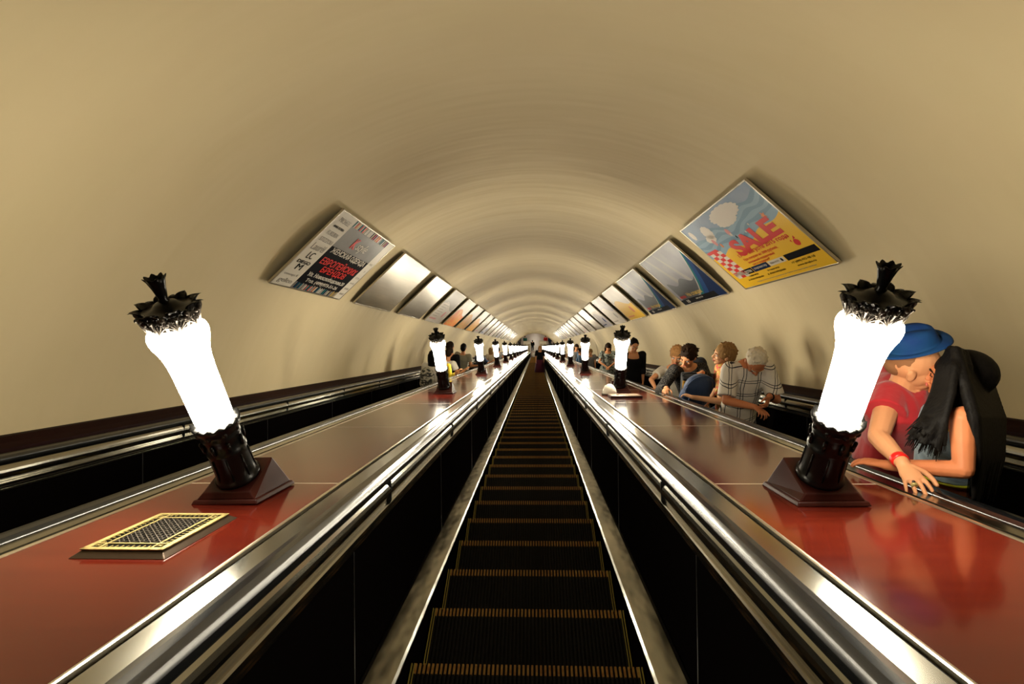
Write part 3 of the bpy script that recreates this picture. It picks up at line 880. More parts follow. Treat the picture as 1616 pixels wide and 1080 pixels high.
def hair_cap(mb, c, R, s=1.0, grow=.012, front=.045, low=-.02, tufts=60, seed=1, tuft=.018, bun=None):
    """hair over crown, back and sides; the face stays free"""
    def P(x, y, z): return Vector(c) + R @ (Vector((x, y, z)) * s)
    g = grow
    mb.ellip(P(0, -.022, .036), tuple(q * s for q in (.076 + g, .092 + g, .088 + g)), R, nu=20, nv=14)
    mb.ellip(P(0, -.050, .000), tuple(q * s for q in (.070 + g, .062 + g, .070 + g - min(0, low))), R, nu=20, nv=12)
    rnd = random.Random(seed)
    for i in range(tufts):
        t, u = rnd.uniform(0, 2 * math.pi), rnd.uniform(.05, 1)
        ph = u * 1.9
        x, y, z = math.sin(ph) * math.cos(t), math.sin(ph) * math.sin(t), math.cos(ph)
        if y > .35 and z < .62: continue
        a = (x * (.078 + g), -.022 + y * (.094 + g), .036 + z * (.088 + g))
        l = tuft * rnd.uniform(.5, 1.3)
        b = (a[0] + x * l * .6 + rnd.uniform(-.5, .5) * l, a[1] + y * l * .6 + l * .5 * (y > 0), a[2] + z * l * .5 - l * .4)
        mb.tube([P(*a), P(*b)], [.009 * s, .004 * s], n=6)
    if bun: mb.ellip(P(*bun), (.035 * s,) * 3, R)
class Person:
    """joints in the figure's own frame: x to its right, y forward, z up, origin between the feet"""
    def __init__(self, label, foot, rz, H=1.72, bend=0.0, side=0.0, group=None, girth=1.0, drop=0.0, skin=None, female=False):
        self.root = empty('person', foot, rz=rz)
        tag(self.root, label, 'person', group)
        self.H, self.g, self.skin, self.female = H, girth, skin or SKIN, female
        self.rz = rz; self.foot = Vector(foot)
        self.inv = Matrix.Rotation(-rz, 3, 'Z')
        h = H - drop
        self.pel = Vector((0, 0, .53 * H - drop))
        self.Rt = Matrix.Rotation(-bend, 3, 'X') @ Matrix.Rotation(side, 3, 'Y')
        up = lambda x, y, z: self.pel + self.Rt @ Vector((x, y, z))
        sw = .112 * H * (.90 if female else 1)
        self.waist = up(0, 0, .10 * H); self.chest = up(0, .01, .20 * H)
        self.sho = {-1: up(-sw, 0, .278 * H), 1: up(sw, 0, .278 * H)}
        self.neck = up(0, -.005, .295 * H)
        self.head = up(0, .03, .405 * H)
        self.hs = .98 * H / 1.72
        self.ua, self.fa = .172 * H, .150 * H
        self.elb, self.wri = {}, {}
        self.feet = {-1: Vector((-.10, 0, 0)), 1: Vector((.10, .04, 0))}
        self.up = up
        self.hR = self.Rt.copy()
    def frame(self, pel, base, side, lean_k=None):
        """torso from pelvis to neck base; side: world direction of the figure's right"""
        self.pel = self.loc(pel); b = self.loc(base); v = b - self.pel
        k = v.length / (.295 * self.H); ax = v.normalized()
        sv = self.inv @ Vector(side); sv = (sv - ax * sv.dot(ax)).normalized()
        self.Rt = Matrix((sv, ax.cross(sv), ax)).transposed()
        self.up = lambda x, y, z: self.pel + self.Rt @ Vector((x, y, z * k))
        H = self.H; sw = .112 * H * (.90 if self.female else 1)
        self.waist = self.up(0, 0, .1 * H); self.neck = self.up(0, 0, .298 * H)
        self.sho = {q: self.up(q * sw, 0, .268 * H) for q in (-1, 1)}
    def loc(self, p): return self.inv @ (Vector(p) - self.foot)
    def arm(self, q, wrist, hint, world=True):
        w = self.loc(wrist) if world else Vector(wrist)
        h = self.loc(hint) if world else Vector(hint)
        self.elb[q], self.wri[q] = ik(self.sho[q], w, self.ua, self.fa, h)
    def relax(self, q, fwd=.05, bentv=.10):
        s = self.sho[q]
        self.elb[q], self.wri[q] = ik(s, s + Vector((q * .04, fwd, -(self.ua + self.fa) * .94)), self.ua, self.fa, s + Vector((q * .1, -.5, -.2)))
    def legs(self):
        self.hip, self.knee, self.ank = {}, {}, {}
        for q in (-1, 1):
            self.hip[q] = self.pel + Vector((q * .052 * self.H, 0, -.02))
            a = self.feet[q] + Vector((0, -.02, .075))
            self.knee[q], self.ank[q] = ik(self.hip[q], a, .242 * self.H, .235 * self.H, self.hip[q] + Vector((q * .1, 1, -.2)))
    def torso_rings(self, grow=0.0, lo=0.0, hi=1.0):
        H, g = self.H, self.g
        f = self.female
        sec = [(-.06, (.088, .062)), (-.02, (.098 if f else .092, .070)), (.04, (.088, .064)), (.10, (.073 if f else .080, .058)), (.16, (.078 if f else .086, .062)),
               (.215, (.086 if f else .096, .068)), (.26, (.088 if f else .100, .058)), (.288, (.070, .046)), (.305, (.040, .036))]
        n = len(sec) - 1
        out = []
        for i, (z, (a, b)) in enumerate(sec):
            if lo <= i / n <= hi:
                out.append((self.up(0, .004 * H * math.sin(i), z * H), (a * H * g + grow, b * H * g + grow)))
        return out
    def tor(self, mb, grow=0.0, lo=0.0, hi=1.0):
        rg = self.torso_rings(grow, lo, hi)
        mb.tube([p for p, r in rg], [r for p, r in rg], n=20, round_ends=False, flat=self.Rt @ Vector((1, 0, 0)))
    def body(self, voxel=.008, curl=.5, hd=None, legs=True, back=None):
        H = self.H; mb = MB(); g = self.g
        self.legs()
        self.tor(mb)
        mb.tube([self.neck - self.Rt @ Vector((0, 0, .03)), self.neck, self.head + self.hR @ Vector((0, -.012, -.045))], [.036 * H, .031 * H, .032 * H], n=14)
        add_head(mb, self.head, self.hR, self.hs)
        k = .86 if self.female else 1.0
        for q in (-1, 1):
            if q in self.elb:
                s, e, w = self.sho[q], self.elb[q], self.wri[q]
                mb.tube([self.up(q * .06 * H, 0, .262 * H), s], [.036 * H * k, .033 * H * k], n=12)
                mb.tube([s, s.lerp(e, .45), e], [.031 * H * k, .028 * H * k, .0235 * H * k], n=12)
                mb.tube([e, e.lerp(w, .3), w], [.0235 * H * k, .0235 * H * k, .0155 * H * k], n=12)
                d, b, c, ts = (hd or {}).get(q, (w - e, Vector((0, 0, 1)) if abs((w - e).normalized().z) < .7 else Vector((q, .3, 0)), curl, 1))
                hand(mb, w + Vector(d).normalized() * .008, d, b, ts, c, s=H / 1.75)
            if legs:
                mb.tube([self.hip[q], self.hip[q].lerp(self.knee[q], .4), self.knee[q]], [.052 * H, .046 * H, .032 * H], n=14)
                mb.tube([self.knee[q], self.knee[q].lerp(self.ank[q], .35), self.ank[q]], [.032 * H, .033 * H, .020 * H], n=12)
                mb.tube([self.ank[q] + Vector((0, -.03, -.045)), self.ank[q] + Vector((0, .09, -.05))], [.026, .024], n=10)
        return smooth_mesh(mb, 'body', self.skin, self.root, voxel)
    def top(self, m, voxel=.008, sleeve=.5, lo=.1, hi=1.0, grow=.012, name='shirt', hem=0.0, it=2, chest=None):
        """sleeve: how far down the arm (0 none, 1 elbow, 2 wrist)"""
        mb = MB(); H = self.H; k = .86 if self.female else 1.0
        self.tor(mb, grow, lo, hi)
        if chest: mb.ellip(self.up(0, chest[0], chest[1] * H), chest[2:], self.Rt)
        for q in (-1, 1):
            if q not in self.elb or sleeve <= 0: continue
            s, e, w = self.sho[q], self.elb[q], self.wri[q]
            mb.tube([self.up(q * .05 * H, 0, .255 * H), s], [.036 * H * k + grow, .035 * H * k + grow], n=14)
            if sleeve <= 1:
                mb.tube([s, s.lerp(e, sleeve)], [.034 * H * k + grow, .033 * H * k + grow + .004], n=16, round_ends=False)
                mb.ellip(s, (.034 * H * k + grow,) * 3)
            else:
                mb.tube([s, s.lerp(e, .45), e], [.033 * H * k + grow, .030 * H * k + grow, .026 * H * k + grow], n=14)
                mb.tube([e, e.lerp(w, .3), e.lerp(w, sleeve - 1)], [.026 * H * k + grow, .025 * H * k + grow, .018 * H * k + grow], n=14, round_ends=False)
        return smooth_mesh(mb, name, m, self.root, voxel, it)
    def trousers(self, m, voxel=.010, grow=.014, down=.96):
        mb = MB(); H = self.H
        self.tor(mb, grow + .002, 0, .26)
        for q in (-1, 1):
            a = self.knee[q].lerp(self.ank[q], down)
            mb.tube([self.hip[q], self.hip[q].lerp(self.knee[q], .4), self.knee[q]], [.054 * H + grow, .048 * H + grow, .034 * H + grow], n=14)
            mb.tube([self.knee[q], self.knee[q].lerp(self.ank[q], .35), a], [.034 * H + grow, .034 * H + grow, .026 * H + grow], n=14, round_ends=False)
        return smooth_mesh(mb, 'trousers', m, self.root, voxel)
    def skirt(self, m, to=.35, flare=.10, voxel=.012, name='skirt', lo=.10):
        mb = MB(); H = self.H
        z0 = self.pel.z + lo * H
        pts = [Vector((self.waist.x, self.waist.y, z0)), self.pel, Vector((0, self.pel.y * .6, (z0 + to) / 2)), Vector((0, self.pel.y * .3, to))]
        mb.tube(pts, [(.084 * H, .066 * H), (.105 * H, .082 * H), (.105 * H + flare * .5, .085 * H + flare * .5), (.105 * H + flare, .085 * H + flare)], n=24, round_ends=False, flat=(1, 0, 0))
        return smooth_mesh(mb, name, m, self.root, voxel)
    def shoes(self, m):
        for q in (-1, 1):
            mb = MB(); a = self.ank[q]
            z = self.feet[q].z
            mb.tube([Vector((a.x, a.y - .045, z + .035)), Vector((a.x, a.y + .05, z + .036)), Vector((a.x + q * .01, a.y + .14, z + .028))], [(.036, .034), (.040, .036), (.034, .026)], n=12, flat=(1, 0, 0))
            mb.tube([Vector((a.x, a.y - .02, z + .04)), Vector((a.x, a.y - .01, z + .085))], [.036, .034], n=10)
            mb.build('shoe', m, self.root)
    def hair(self, m, voxel=.006, long=0, **k):
        mb = MB(); c, R, s = self.head, self.hR, self.hs
        hair_cap(mb, c, R, s, **k)
        if long:
            rnd = random.Random(7)
            for i in range(26):
                t = math.pi + (i / 25) * math.pi
                x, y = .082 * math.cos(t), -.03 + .085 * math.sin(t)
                a = c + R @ (Vector((x, y, .03)) * s)
                b = c + R @ (Vector((x * 1.08, y * 1.05, -.07)) * s)
                d = Vector((c.x, c.y, c.z)) + R @ (Vector((x * 1.15, y * 1.05 - .015, -.07)) * s) + Vector((0, -.01, -long * rnd.uniform(.85, 1.05)))
                mb.tube([a, b, d], [.020 * s, .020 * s, .011 * s], n=7)
        return smooth_mesh(mb, 'hair', m, self.root, voxel, 1, .4)
def tread(x, s):
    """top of the step under slope distance s, world point (whole steps only)"""
    k = math.ceil((s - NOSE) / PITCH - 1e-6)
    nose = W(x, NOSE + k * PITCH, 0)
    y = W(x, s, 0).y
    return Vector((x, min(y, nose.y - .06), nose.z))
CLOTH = lambda name, c, c2=None, r=.8, sh=.2: mat(name, c, r, spec=.15, sheen=sh, noise=((14, 14, 14), c2, .25) if c2 else None, bump=((26, 26, 14), .35, .008))
JEANS = CLOTH('dark_jeans', (.014, .022, .035), (.025, .038, .055)); BLACKC = CLOTH('black_cloth', (.003, .003, .0035), sh=0)
SHOE = mat('dark_shoe', (.01, .009, .008), .4)
RAIL = lambda sd, px_s: W(sd * 1.545, px_s, .792)
# ---- the kissing couple: the boy
def spot(px, py, s, P): return P.loc(at(px, py, s))
RED = CLOTH('red_cotton', (.30, .012, .018), (.36, .018, .022)); HATM = CLOTH('blue_felt', (.003, .020, .10), (.005, .038, .11), .8, 0)
foot = tread(1.80, 3.0)
b = Person('boy in red t-shirt and blue hat kissing the long-haired girl, hand on the handrail', foot, -math.radians(75), H=1.70)
b.frame(at(1394, 718, 2.66), at(1424, 611, 2.42), (-.45, -.89, .05))
H = b.H
b.sho[1] = spot(1404, 628, 2.42, b)
b.head = spot(1441, 577, 2.36, b)
R_h = b.inv @ Matrix.Rotation(-math.radians(120), 3, 'Z') @ Matrix.Rotation(.02, 3, 'X') @ Matrix.Rotation(.10, 3, 'Y')
b.hR = R_h; b.hs = 1.05
wr = b.loc(at(1424, 731, 2.10))
b.elb[1] = spot(1386, 690, 2.27, b); b.wri[1] = wr
ax = lambda x, s, n: b.inv @ (SX * x + SS * s + SN * n)
b.elb[-1], b.wri[-1] = spot(1412, 685, 2.84, b), spot(1490, 715, 2.70, b)
b.body(voxel=.0042, hd={1: (b.loc(at(1450, 768, 2.0)) - wr, ax(-.25, -.15, 1), .32, -1), -1: (b.wri[-1] - b.elb[-1], (0, 0, 1), .5, 1)})
b.top(RED, voxel=.006, sleeve=.42, lo=.1, hi=1, grow=.020, name='t_shirt', it=3, chest=(.030, .225, .165, .115, .105))
b.trousers(JEANS); b.shoes(SHOE)
face_parts(b.head, b.hR, b.root, b.hs, closed=True)
mb = MB(); mb.ellip(b.head + b.hR @ Vector((0, -.022, .040)), (.0765, .092, .086), b.hR); mb.ellip(b.head + b.hR @ Vector((0, -.055, .004)), (.064, .056, .062), b.hR)
smooth_mesh(mb, 'hair', mat('cropped_brown_hair', (.20, .09, .04), .8, spec=.1), b.root, .005)
hat = MB()
hp = lambda x, y, z: b.head + b.hR @ (Vector((x, y, z)) * b.hs)
TR = b.hR @ Matrix.Rotation(.50, 3, 'X')
hc = hp(0, -.028, .094)
crown = [(.0, .098), (.035, .098), (.066, .092), (.082, .076), (.089, .050), (.092, .022), (.094, .004), (.110, -.008), (.128, -.016), (.131, -.013), (.126, -.005), (.100, .010)]
n = 40
def hatv(r, z, t):
    zz = z - .018 * math.cos(t) ** 2 * (r > .1) * 0 + (.022 * abs(math.cos(t)) if r > .1 else 0)
    dent = .016 * math.exp(-((r * math.cos(t)) / .025) ** 2) if z > .08 else 0
    return hc + TR @ Vector((r * math.cos(t) * .88, r * math.sin(t) * 1.06, (zz - dent) * .86))
vs = [hatv(r, z, 2 * math.pi * i / n) for r, z in crown for i in range(n)]
fs = [(j * n + i, j * n + (i + 1) % n, (j + 1) * n + (i + 1) % n, (j + 1) * n + i) for j in range(len(crown) - 1) for i in range(n)]
hat.add(vs, fs, 0, True); hat.build('hat', HATM, b.root)
mb = MB(); dw = (wr - b.elb[1]).normalized(); o = wr - dw * .022
RWB = mat('red_rubber', (.62, .012, .010), .3)
mb.tube([o - dw * .013, o - dw * .006, o + dw * .006, o + dw * .013], [(.0305, .0305), (.032, .032), (.032, .032), (.0305, .0305)], n=24, round_ends=False)
mb.build('wristband', RWB, b.root, label='red wristband on the arm laid over the handrail')
mb = MB(); dd = (b.loc(at(1450, 768, 2.0)) - wr).normalized(); fp = wr + dd * .112 + ax(1, 0, 0).normalized() * -.012
mb.tube([fp - dd * .004, fp + dd * .004], [.0115, .0115], n=16, round_ends=False); mb.ellip(fp + ax(-.2, 0, 1).normalized() * .012, (.006, .006, .005), m=1)
mb.build('ring', [M['brass'], EYE_D], b.root, label='gold ring with a dark stone')
# ---- the kissing couple: the girl
DENIM = mat('light_denim', (.25, .32, .36), .8, spec=.15, sheen=.2, noise=((7, 7, 22), (.09, .14, .19), .2), bump=((18, 18, 50), .8, .012))
LIME = mat('lime_piping', (.62, .66, .03), .5)
SKIN_G = mat('sunburnt_skin', (.36, .115, .045), .55, spec=.2, noise=((9, 9, 9), (.44, .15, .06), .25))
foot = tread(1.92, 2.75)
g = Person('girl with long black hair and denim vest kissing the boy in the hat', foot, math.radians(92), H=1.62, female=True, skin=SKIN_G)
g.frame(at(1490, 795, 2.34), at(1504, 640, 2.24), (.35, .93, 0))
H = g.H
g.sho[-1] = spot(1519, 660, 2.04, g)
g.head = spot(1509, 596, 2.24, g)
g.hR = g.inv @ Matrix.Rotation(math.radians(50), 3, 'Z') @ Matrix.Rotation(-.10, 3, 'X') @ Matrix.Rotation(-.12, 3, 'Y')
g.hs = .96
wr = g.loc(at(1398, 734, 2.20))
g.elb[-1] = spot(1521, 742, 1.98, g); g.wri[-1] = wr
gx = lambda x, s, n: g.inv @ (SX * x + SS * s + SN * n)
w2 = g.loc(at(1424, 602, 2.56)); g.elb[1] = g.loc(at(1472, 628, 2.66))
g.wri[1] = w2
g.body(voxel=.0042, hd={-1: (gx(-.45, .9, .0), gx(-.1, -.1, 1), .35, 1), 1: (g.loc(at(1405, 620, 2.44)) - w2, gx(-.3, 0, 1), .35, 1)})
g.top(DENIM, voxel=.006, sleeve=0, lo=.30, hi=.90, grow=.020, name='denim_vest', it=3)
g.legs(); g.trousers(JEANS); g.shoes(SHOE)
mb = MB()
rg = g.torso_rings(.024, .36, .39)
p, r = rg[0]
def ringtube(mb, c, U, V, a, bb, rad, t0=0, t1=2 * math.pi, k=40):
    mb.tube([c + U * (a * math.cos(t0 + (t1 - t0) * i / k)) + V * (bb * math.sin(t0 + (t1 - t0) * i / k)) for i in range(k + 1)], [rad] * (k + 1), n=6)
ringtube(mb, p, g.Rt @ Vector((1, 0, 0)), g.Rt @ Vector((0, 1, 0)), r[0], r[1], .005)
ringtube(mb, g.sho[-1] + g.Rt @ Vector((.035, 0, -.012)), g.Rt @ Vector((.25, 0, 1)).normalized(), g.Rt @ Vector((0, 1, 0)), .062, .056, .0045)
mb.build('lime_trim', LIME, g.root, label='lime yellow edging of the vest')
mb = MB()
q = lambda px, py, s: spot(px, py, s, g)
mb.ellip(g.head + g.hR @ Vector((0, -.025, .03)), (.088, .106, .102), g.hR, nu=24, nv=16)
rnd = random.Random(5)
locks = []
for i in range(34):    # over the near side of the head down to the shoulder
    k = i / 33
    locks.append(([q(1500 + 20 * k, 552 + 6 * k, 2.20 - .06 * k), q(1492 + 34 * k, 580, 2.13 - .04 * k), q(1488 + 42 * k, 618, 2.08 - .02 * k), q(1486 + 46 * k + rnd.uniform(-3, 3), 648 + rnd.uniform(-8, 8), 2.06)], [.018, .020, .016, .004]))
for i in range(46):    # falling over the cheek and in front of the shoulder
    k = i / 45; j = rnd.uniform(-3, 3)
    locks.append(([q(1500 + 16 * k, 553 + 5 * k, 2.20 - .09 * k), q(1486 + 20 * k, 580, 2.14 - .08 * k), q(1475 + 26 * k, 622, 2.10 - .07 * k), q(1457 + 35 * k, 660, 2.07 - .06 * k), q((1433 if i % 3 else 1442) + 50 * k + j, 680 + 26 * k + rnd.uniform(-22, 12), 2.05 - .05 * k)], [.016, .018, .017, .012, .0035]))
for i in range(60):    # down the back
    k = i / 59
    locks.append(([q(1508 + 24 * k, 553 + 12 * k, 2.10 + .20 * k), q(1520 + 40 * k, 600 + 6 * k, 2.04 + .26 * k), q(1536 + 42 * k, 660, (1.99 if i % 2 else 2.08) + .22 * k), q(1540 + 37 * k, 722, (1.99 if i % 2 else 2.10) + .20 * k), q(1538 + 26 * k + rnd.uniform(-5, 5), 785 + rnd.uniform(-18, 12), (2.0 if i % 2 else 2.13) + .2 * k)], [.018, .022, .022, .020, .006]))
for pts, rr in locks: mb.tube(pts, rr, n=7)
smooth_mesh(mb, 'hair', HB, g.root, .0048, 1, .4)
mb = MB()
for pts, rr in locks:
    for j in range(4):
        t = rnd.uniform(0, 6.28); o1 = Vector((math.cos(t), .6 * math.sin(t), .3 * math.cos(t)))
        mb.tube([p_ + o1 * r_r * rnd.uniform(.75, 1.12) for p_, r_r in zip(pts[:-1], rr)] + [pts[-1] + o1 * .012 + Vector((0, 0, -rnd.uniform(0, .045)))], [.0035, .0045, .004, .0035, .001][-len(pts):], n=5, round_ends=False)
mb.build('hair_strands', HB, g.root)
face_parts(g.head, g.hR, g.root, g.hs, closed=True)
rnd = random.Random(3); mb = MB(); c = g.head + g.hR @ Vector((.088, -.005, .045))
c2 = g.head + g.hR @ Vector((-.090, .035, .035))
mb.box(c2, (.008, .03, .010), R=g.hR); mb.build('hair_clip', M['trim'], g.root, label='pale metal hair clip')
mb = MB(); dw = (wr - g.elb[-1]).normalized()

# ---- the man in plaid
def plaid_mat():
    m, nt, bs = new_mat('white_shirt_with_dark_check')
    bs.inputs['Roughness'].default_value = .8; bs.inputs['Specular IOR Level'].default_value = .15
    tc = nt.nodes.new('ShaderNodeTexCoord'); sx = nt.nodes.new('ShaderNodeSeparateXYZ')
    nt.links.new(tc.outputs['Object'], sx.inputs[0])
    def M2(op, a, b_=None):
        n_ = nt.nodes.new('ShaderNodeMath'); n_.operation = op
        for i, v in enumerate((a, b_)):
            if v is None: continue
            if isinstance(v, (int, float)): n_.inputs[i].default_value = v
            else: nt.links.new(v, n_.inputs[i])
        return n_.outputs[0]
    def line(src, period, ph, wd):
        f = M2('FRACT', M2('ADD', M2('DIVIDE', src, period), ph))
        return M2('LESS_THAN', f, wd)
    nz = nt.nodes.new('ShaderNodeTexNoise'); nz.inputs['Scale'].default_value = 5
    nt.links.new(tc.outputs['Object'], nz.inputs['Vector'])
    wob = M2('MULTIPLY', nz.outputs['Fac'], .05)
    X_, Z_ = M2('ADD', sx.outputs[0], wob), M2('ADD', sx.outputs[2], wob)
    acc = None
    for s_, ph in ((X_, .10), (X_, .28), (Z_, .0), (Z_, .16)):
        l_ = line(s_, .135, ph, .045)
        acc = l_ if acc is None else M2('MAXIMUM', acc, l_)
    mx = nt.nodes.new('ShaderNodeMix'); mx.data_type = 'RGBA'
    mx.inputs['A'].default_value = (.62, .58, .52, 1); mx.inputs['B'].default_value = (.02, .022, .035, 1)
    nt.links.new(acc, mx.inputs['Factor']); nt.links.new(mx.outputs['Result'], bs.inputs['Base Color'])
    n2 = nt.nodes.new('ShaderNodeTexNoise'); n2.inputs['Scale'].default_value = 16; nt.links.new(tc.outputs['Object'], n2.inputs['Vector'])
    bp = nt.nodes.new('ShaderNodeBump'); bp.inputs['Strength'].default_value = .5; bp.inputs['Distance'].default_value = .02
    nt.links.new(n2.outputs['Fac'], bp.inputs['Height']); nt.links.new(bp.outputs[0], bs.inputs['Normal'])
    return m
o_ = Person('grey-haired man in white checked shirt looking down at his hands', tread(2.12, 5.65), math.radians(168), H=1.76, bend=.20, girth=1.08, skin=SKIN_T)
o_.frame(at(1160, 662, 5.25), at(1184, 573, 5.0), (-1, -.25, 0))
o_.sho = {1: o_.loc(at(1152, 584, 5.0)), -1: o_.loc(at(1209, 582, 4.98))}
o_.head = o_.loc(at(1193, 571, 4.83)); o_.hs = 1.10
o_.hR = Matrix.Rotation(.15, 3, 'Z') @ Matrix.Rotation(-.80, 3, 'X') @ Matrix.Rotation(.1, 3, 'Y')
o_.arm(1, at(1192, 643, 4.75), at(1120, 640, 5.0)); o_.arm(-1, at(1214, 626, 4.72), at(1240, 640, 5.2))
o_.body(voxel=.0055, hd={1: (o_.loc(at(1204, 652, 4.66)) - o_.wri[1], o_.inv @ SN, .9, -1), -1: (o_.loc(at(1206, 650, 4.66)) - o_.wri[-1], o_.inv @ Vector((1, -.5, .3)), .9, 1)})
o_.top(plaid_mat(), voxel=.008, sleeve=.86, lo=.1, hi=.95, grow=.022, name='checked_shirt', it=4)
o_.trousers(JEANS); o_.shoes(SHOE)
mb = MB(); hair_cap(mb, o_.head, o_.hR, o_.hs, grow=.004, tufts=50, tuft=.008); smooth_mesh(mb, 'hair', HG, o_.root, .006, 2)
face_parts(o_.head, o_.hR, o_.root, o_.hs, closed=True, brow=HG)
mb = MB(); dw = (o_.wri[-1] - o_.elb[-1]).normalized(); p = o_.wri[-1] - dw * .03
mb.tube([p - dw * .012, p + dw * .012], [.036, .036], n=20, round_ends=False); mb.build('wristwatch', BLACKC, o_.root, label='dark wristwatch')

# ---- the young man with both forearms at the rail
DOT = mat('dark_speckled_knit', (.004, .0045, .006), .85, spec=.05, noise=((90, 90, 90), (.06, .055, .05), .05))
y_ = Person('dark-haired young man in speckled dark pullover bending over the handrail', tread(1.92, 7.1), math.radians(160), H=1.78, bend=.5)
y_.frame(at(1096, 640, 6.8), at(1084, 579, 6.42), (-1, -.2, 0))
H = y_.H; y_.sho = {1: y_.loc(at(1064, 585, 6.35)), -1: y_.loc(at(1108, 582, 6.5))}
y_.head = y_.loc(at(1086, 563, 6.25)); y_.hs = 1.08; y_.hR = Matrix.Rotation(-.35, 3, 'Z') @ Matrix.Rotation(-.35, 3, 'X')
y_.arm(1, at(1052, 613, 6.02), at(1035, 625, 6.3)); y_.arm(-1, at(1108, 588, 6.0), at(1130, 620, 6.4))
y_.body(voxel=.0065, hd={1: (y_.loc(at(1049, 620, 5.9)) - y_.wri[1], y_.inv @ SN, .8, -1), -1: (y_.inv @ Vector((-.8, -.4, 0)), y_.inv @ SN, .6, 1)})
y_.top(DOT, voxel=.009, sleeve=1.92, lo=.1, hi=.92, grow=.018, name='pullover'); y_.trousers(JEANS); y_.shoes(SHOE)
y_.hair(HD, grow=.010, tufts=160, tuft=.034); face_parts(y_.head, y_.hR, y_.root, y_.hs)

# ---- bags between them
NAVY = CLOTH('navy_nylon', (.012, .028, .075), (.018, .04, .10), .5); YEL = CLOTH('yellow_lining', (.72, .36, .02))
mb = MB()
c = at(1102, 612, 5.75); Rb = Matrix.Rotation(.25, 3, 'Z')
mb.ellip(c, (.175, .11, .17), Rb); mb.ellip(c + Vector((-.02, .02, -.13)), (.18, .12, .17), Rb)
r = empty('backpack', c + Vector((0, 0, -.30))); tag(r, 'navy blue rounded backpack between the young man and the fair-haired woman', 'backpack')
for i, v in enumerate(mb.v): mb.v[i] = tuple(Vector(v) - r.location)
smooth_mesh(mb, 'bag_body', NAVY, r, .012)
mb = MB(); cc = Vector((0, 0, .30))
pts = [cc + Rb @ Vector((.172 * math.cos(t * .157), -.035, .168 * math.sin(t * .157))) for t in range(21)]
mb.tube(pts, [.009] * 21, n=8); mb.build('piping', CLOTH('navy_piping', (.03, .055, .13)), r)
mb = MB(); mb.box(cc + Vector((-.05, -.118, -.12)), (.16, .03, .14)); mb.build('front_pocket', NAVY, r, bevel=.015)
c = at(1088, 597, 5.95)
r = empty('tote_bag', c + Vector((0, 0, -.22))); tag(r, 'black bag with yellow lining held behind the navy backpack', 'bag')
mb = MB(); mb.hexa([(-.07, -.05, .02), (.07, -.05, .02), (.07, .05, .02), (-.07, .05, .02)], [(-.09, -.06, .24), (.09, -.06, .24), (.09, .06, .27), (-.09, .06, .27)]); mb.build('bag_body', CLOTH('black_canvas', (.008, .008, .010)), r, bevel=.015)
mb = MB(); mb.hexa([(-.075, -.067, .10), (.03, -.067, .10), (.03, -.055, .10), (-.075, -.055, .10)], [(-.088, -.068, .225), (.06, -.068, .20), (.06, -.057, .20), (-.088, -.057, .225)]); mb.build('lining', YEL, r)
mb = MB(); mb.tube([(-.08, 0, .25), (-.07, -.02, .29), (0, -.03, .31), (.07, -.02, .29), (.08, 0, .25)], [.007] * 5, n=8); mb.build('handle', BLACKC, r)
c = at(1103, 580, 6.62)
r = empty('rucksack', c + Vector((0, 0, -.22))); tag(r, 'black rucksack with small printed emblem on the back of the stooping young man', 'backpack')
mb = MB(); mb.ellip((0, 0, .24), (.10, .075, .13)); mb.ellip((.01, 0, .14), (.11, .08, .13)); smooth_mesh(mb, 'bag_body', CLOTH('black_nylon', (.006, .006, .008)), r, .012)
mb = MB()
for i in range(4): mb.box((-.03 + .018 * i, -.080, .23), (.012, .004, .018), 0, Matrix.Rotation(.15 * (i - 1), 3, 'Y'))
mb.box((0, -.083, .175), (.075, .006, .035), 1)
mb.build('emblem', [CLOTH('grey_thread', (.35, .33, .3)), CLOTH('red_patch', (.35, .08, .06))], r)

# ---- woman behind the man in plaid
PINKP = mat('pink_and_yellow_print', (.60, .10, .08), .8, noise=((30, 30, 30), (.62, .45, .12), .08))
w_ = Person('fair-haired woman in profile behind the man in plaid, forearm on the handrail', tread(2.05, 6.3), math.radians(110), H=1.66, female=True, skin=SKIN_P)
w_.frame(at(1148, 655, 6.05), at(1149, 583, 5.85), (-.2, 1, 0))
H = w_.H
w_.head = w_.loc(at(1142, 560, 5.75)); w_.hR = w_.inv @ Matrix.Rotation(math.radians(88), 3, 'Z')
w_.hs = 1.08
w_.sho[-1] = w_.loc(at(1141, 594, 5.7)); w_.elb[-1] = w_.loc(at(1137, 634, 5.35)); w_.wri[-1] = w_.loc(at(1092, 627, 5.25)); w_.relax(1)
w_.body(voxel=.0065, hd={-1: (w_.loc(at(1082, 623, 5.32)) - w_.wri[-1], w_.inv @ SN, .6, 1)})
w_.top(PINKP, voxel=.009, sleeve=.7, lo=.1, hi=.88, grow=.014, name='printed_blouse'); w_.trousers(JEANS); w_.shoes(SHOE)
w_.hair(HL, grow=.014, tufts=40, tuft=.014, long=.0, low=-.03); face_parts(w_.head, w_.hR, w_.root, w_.hs)

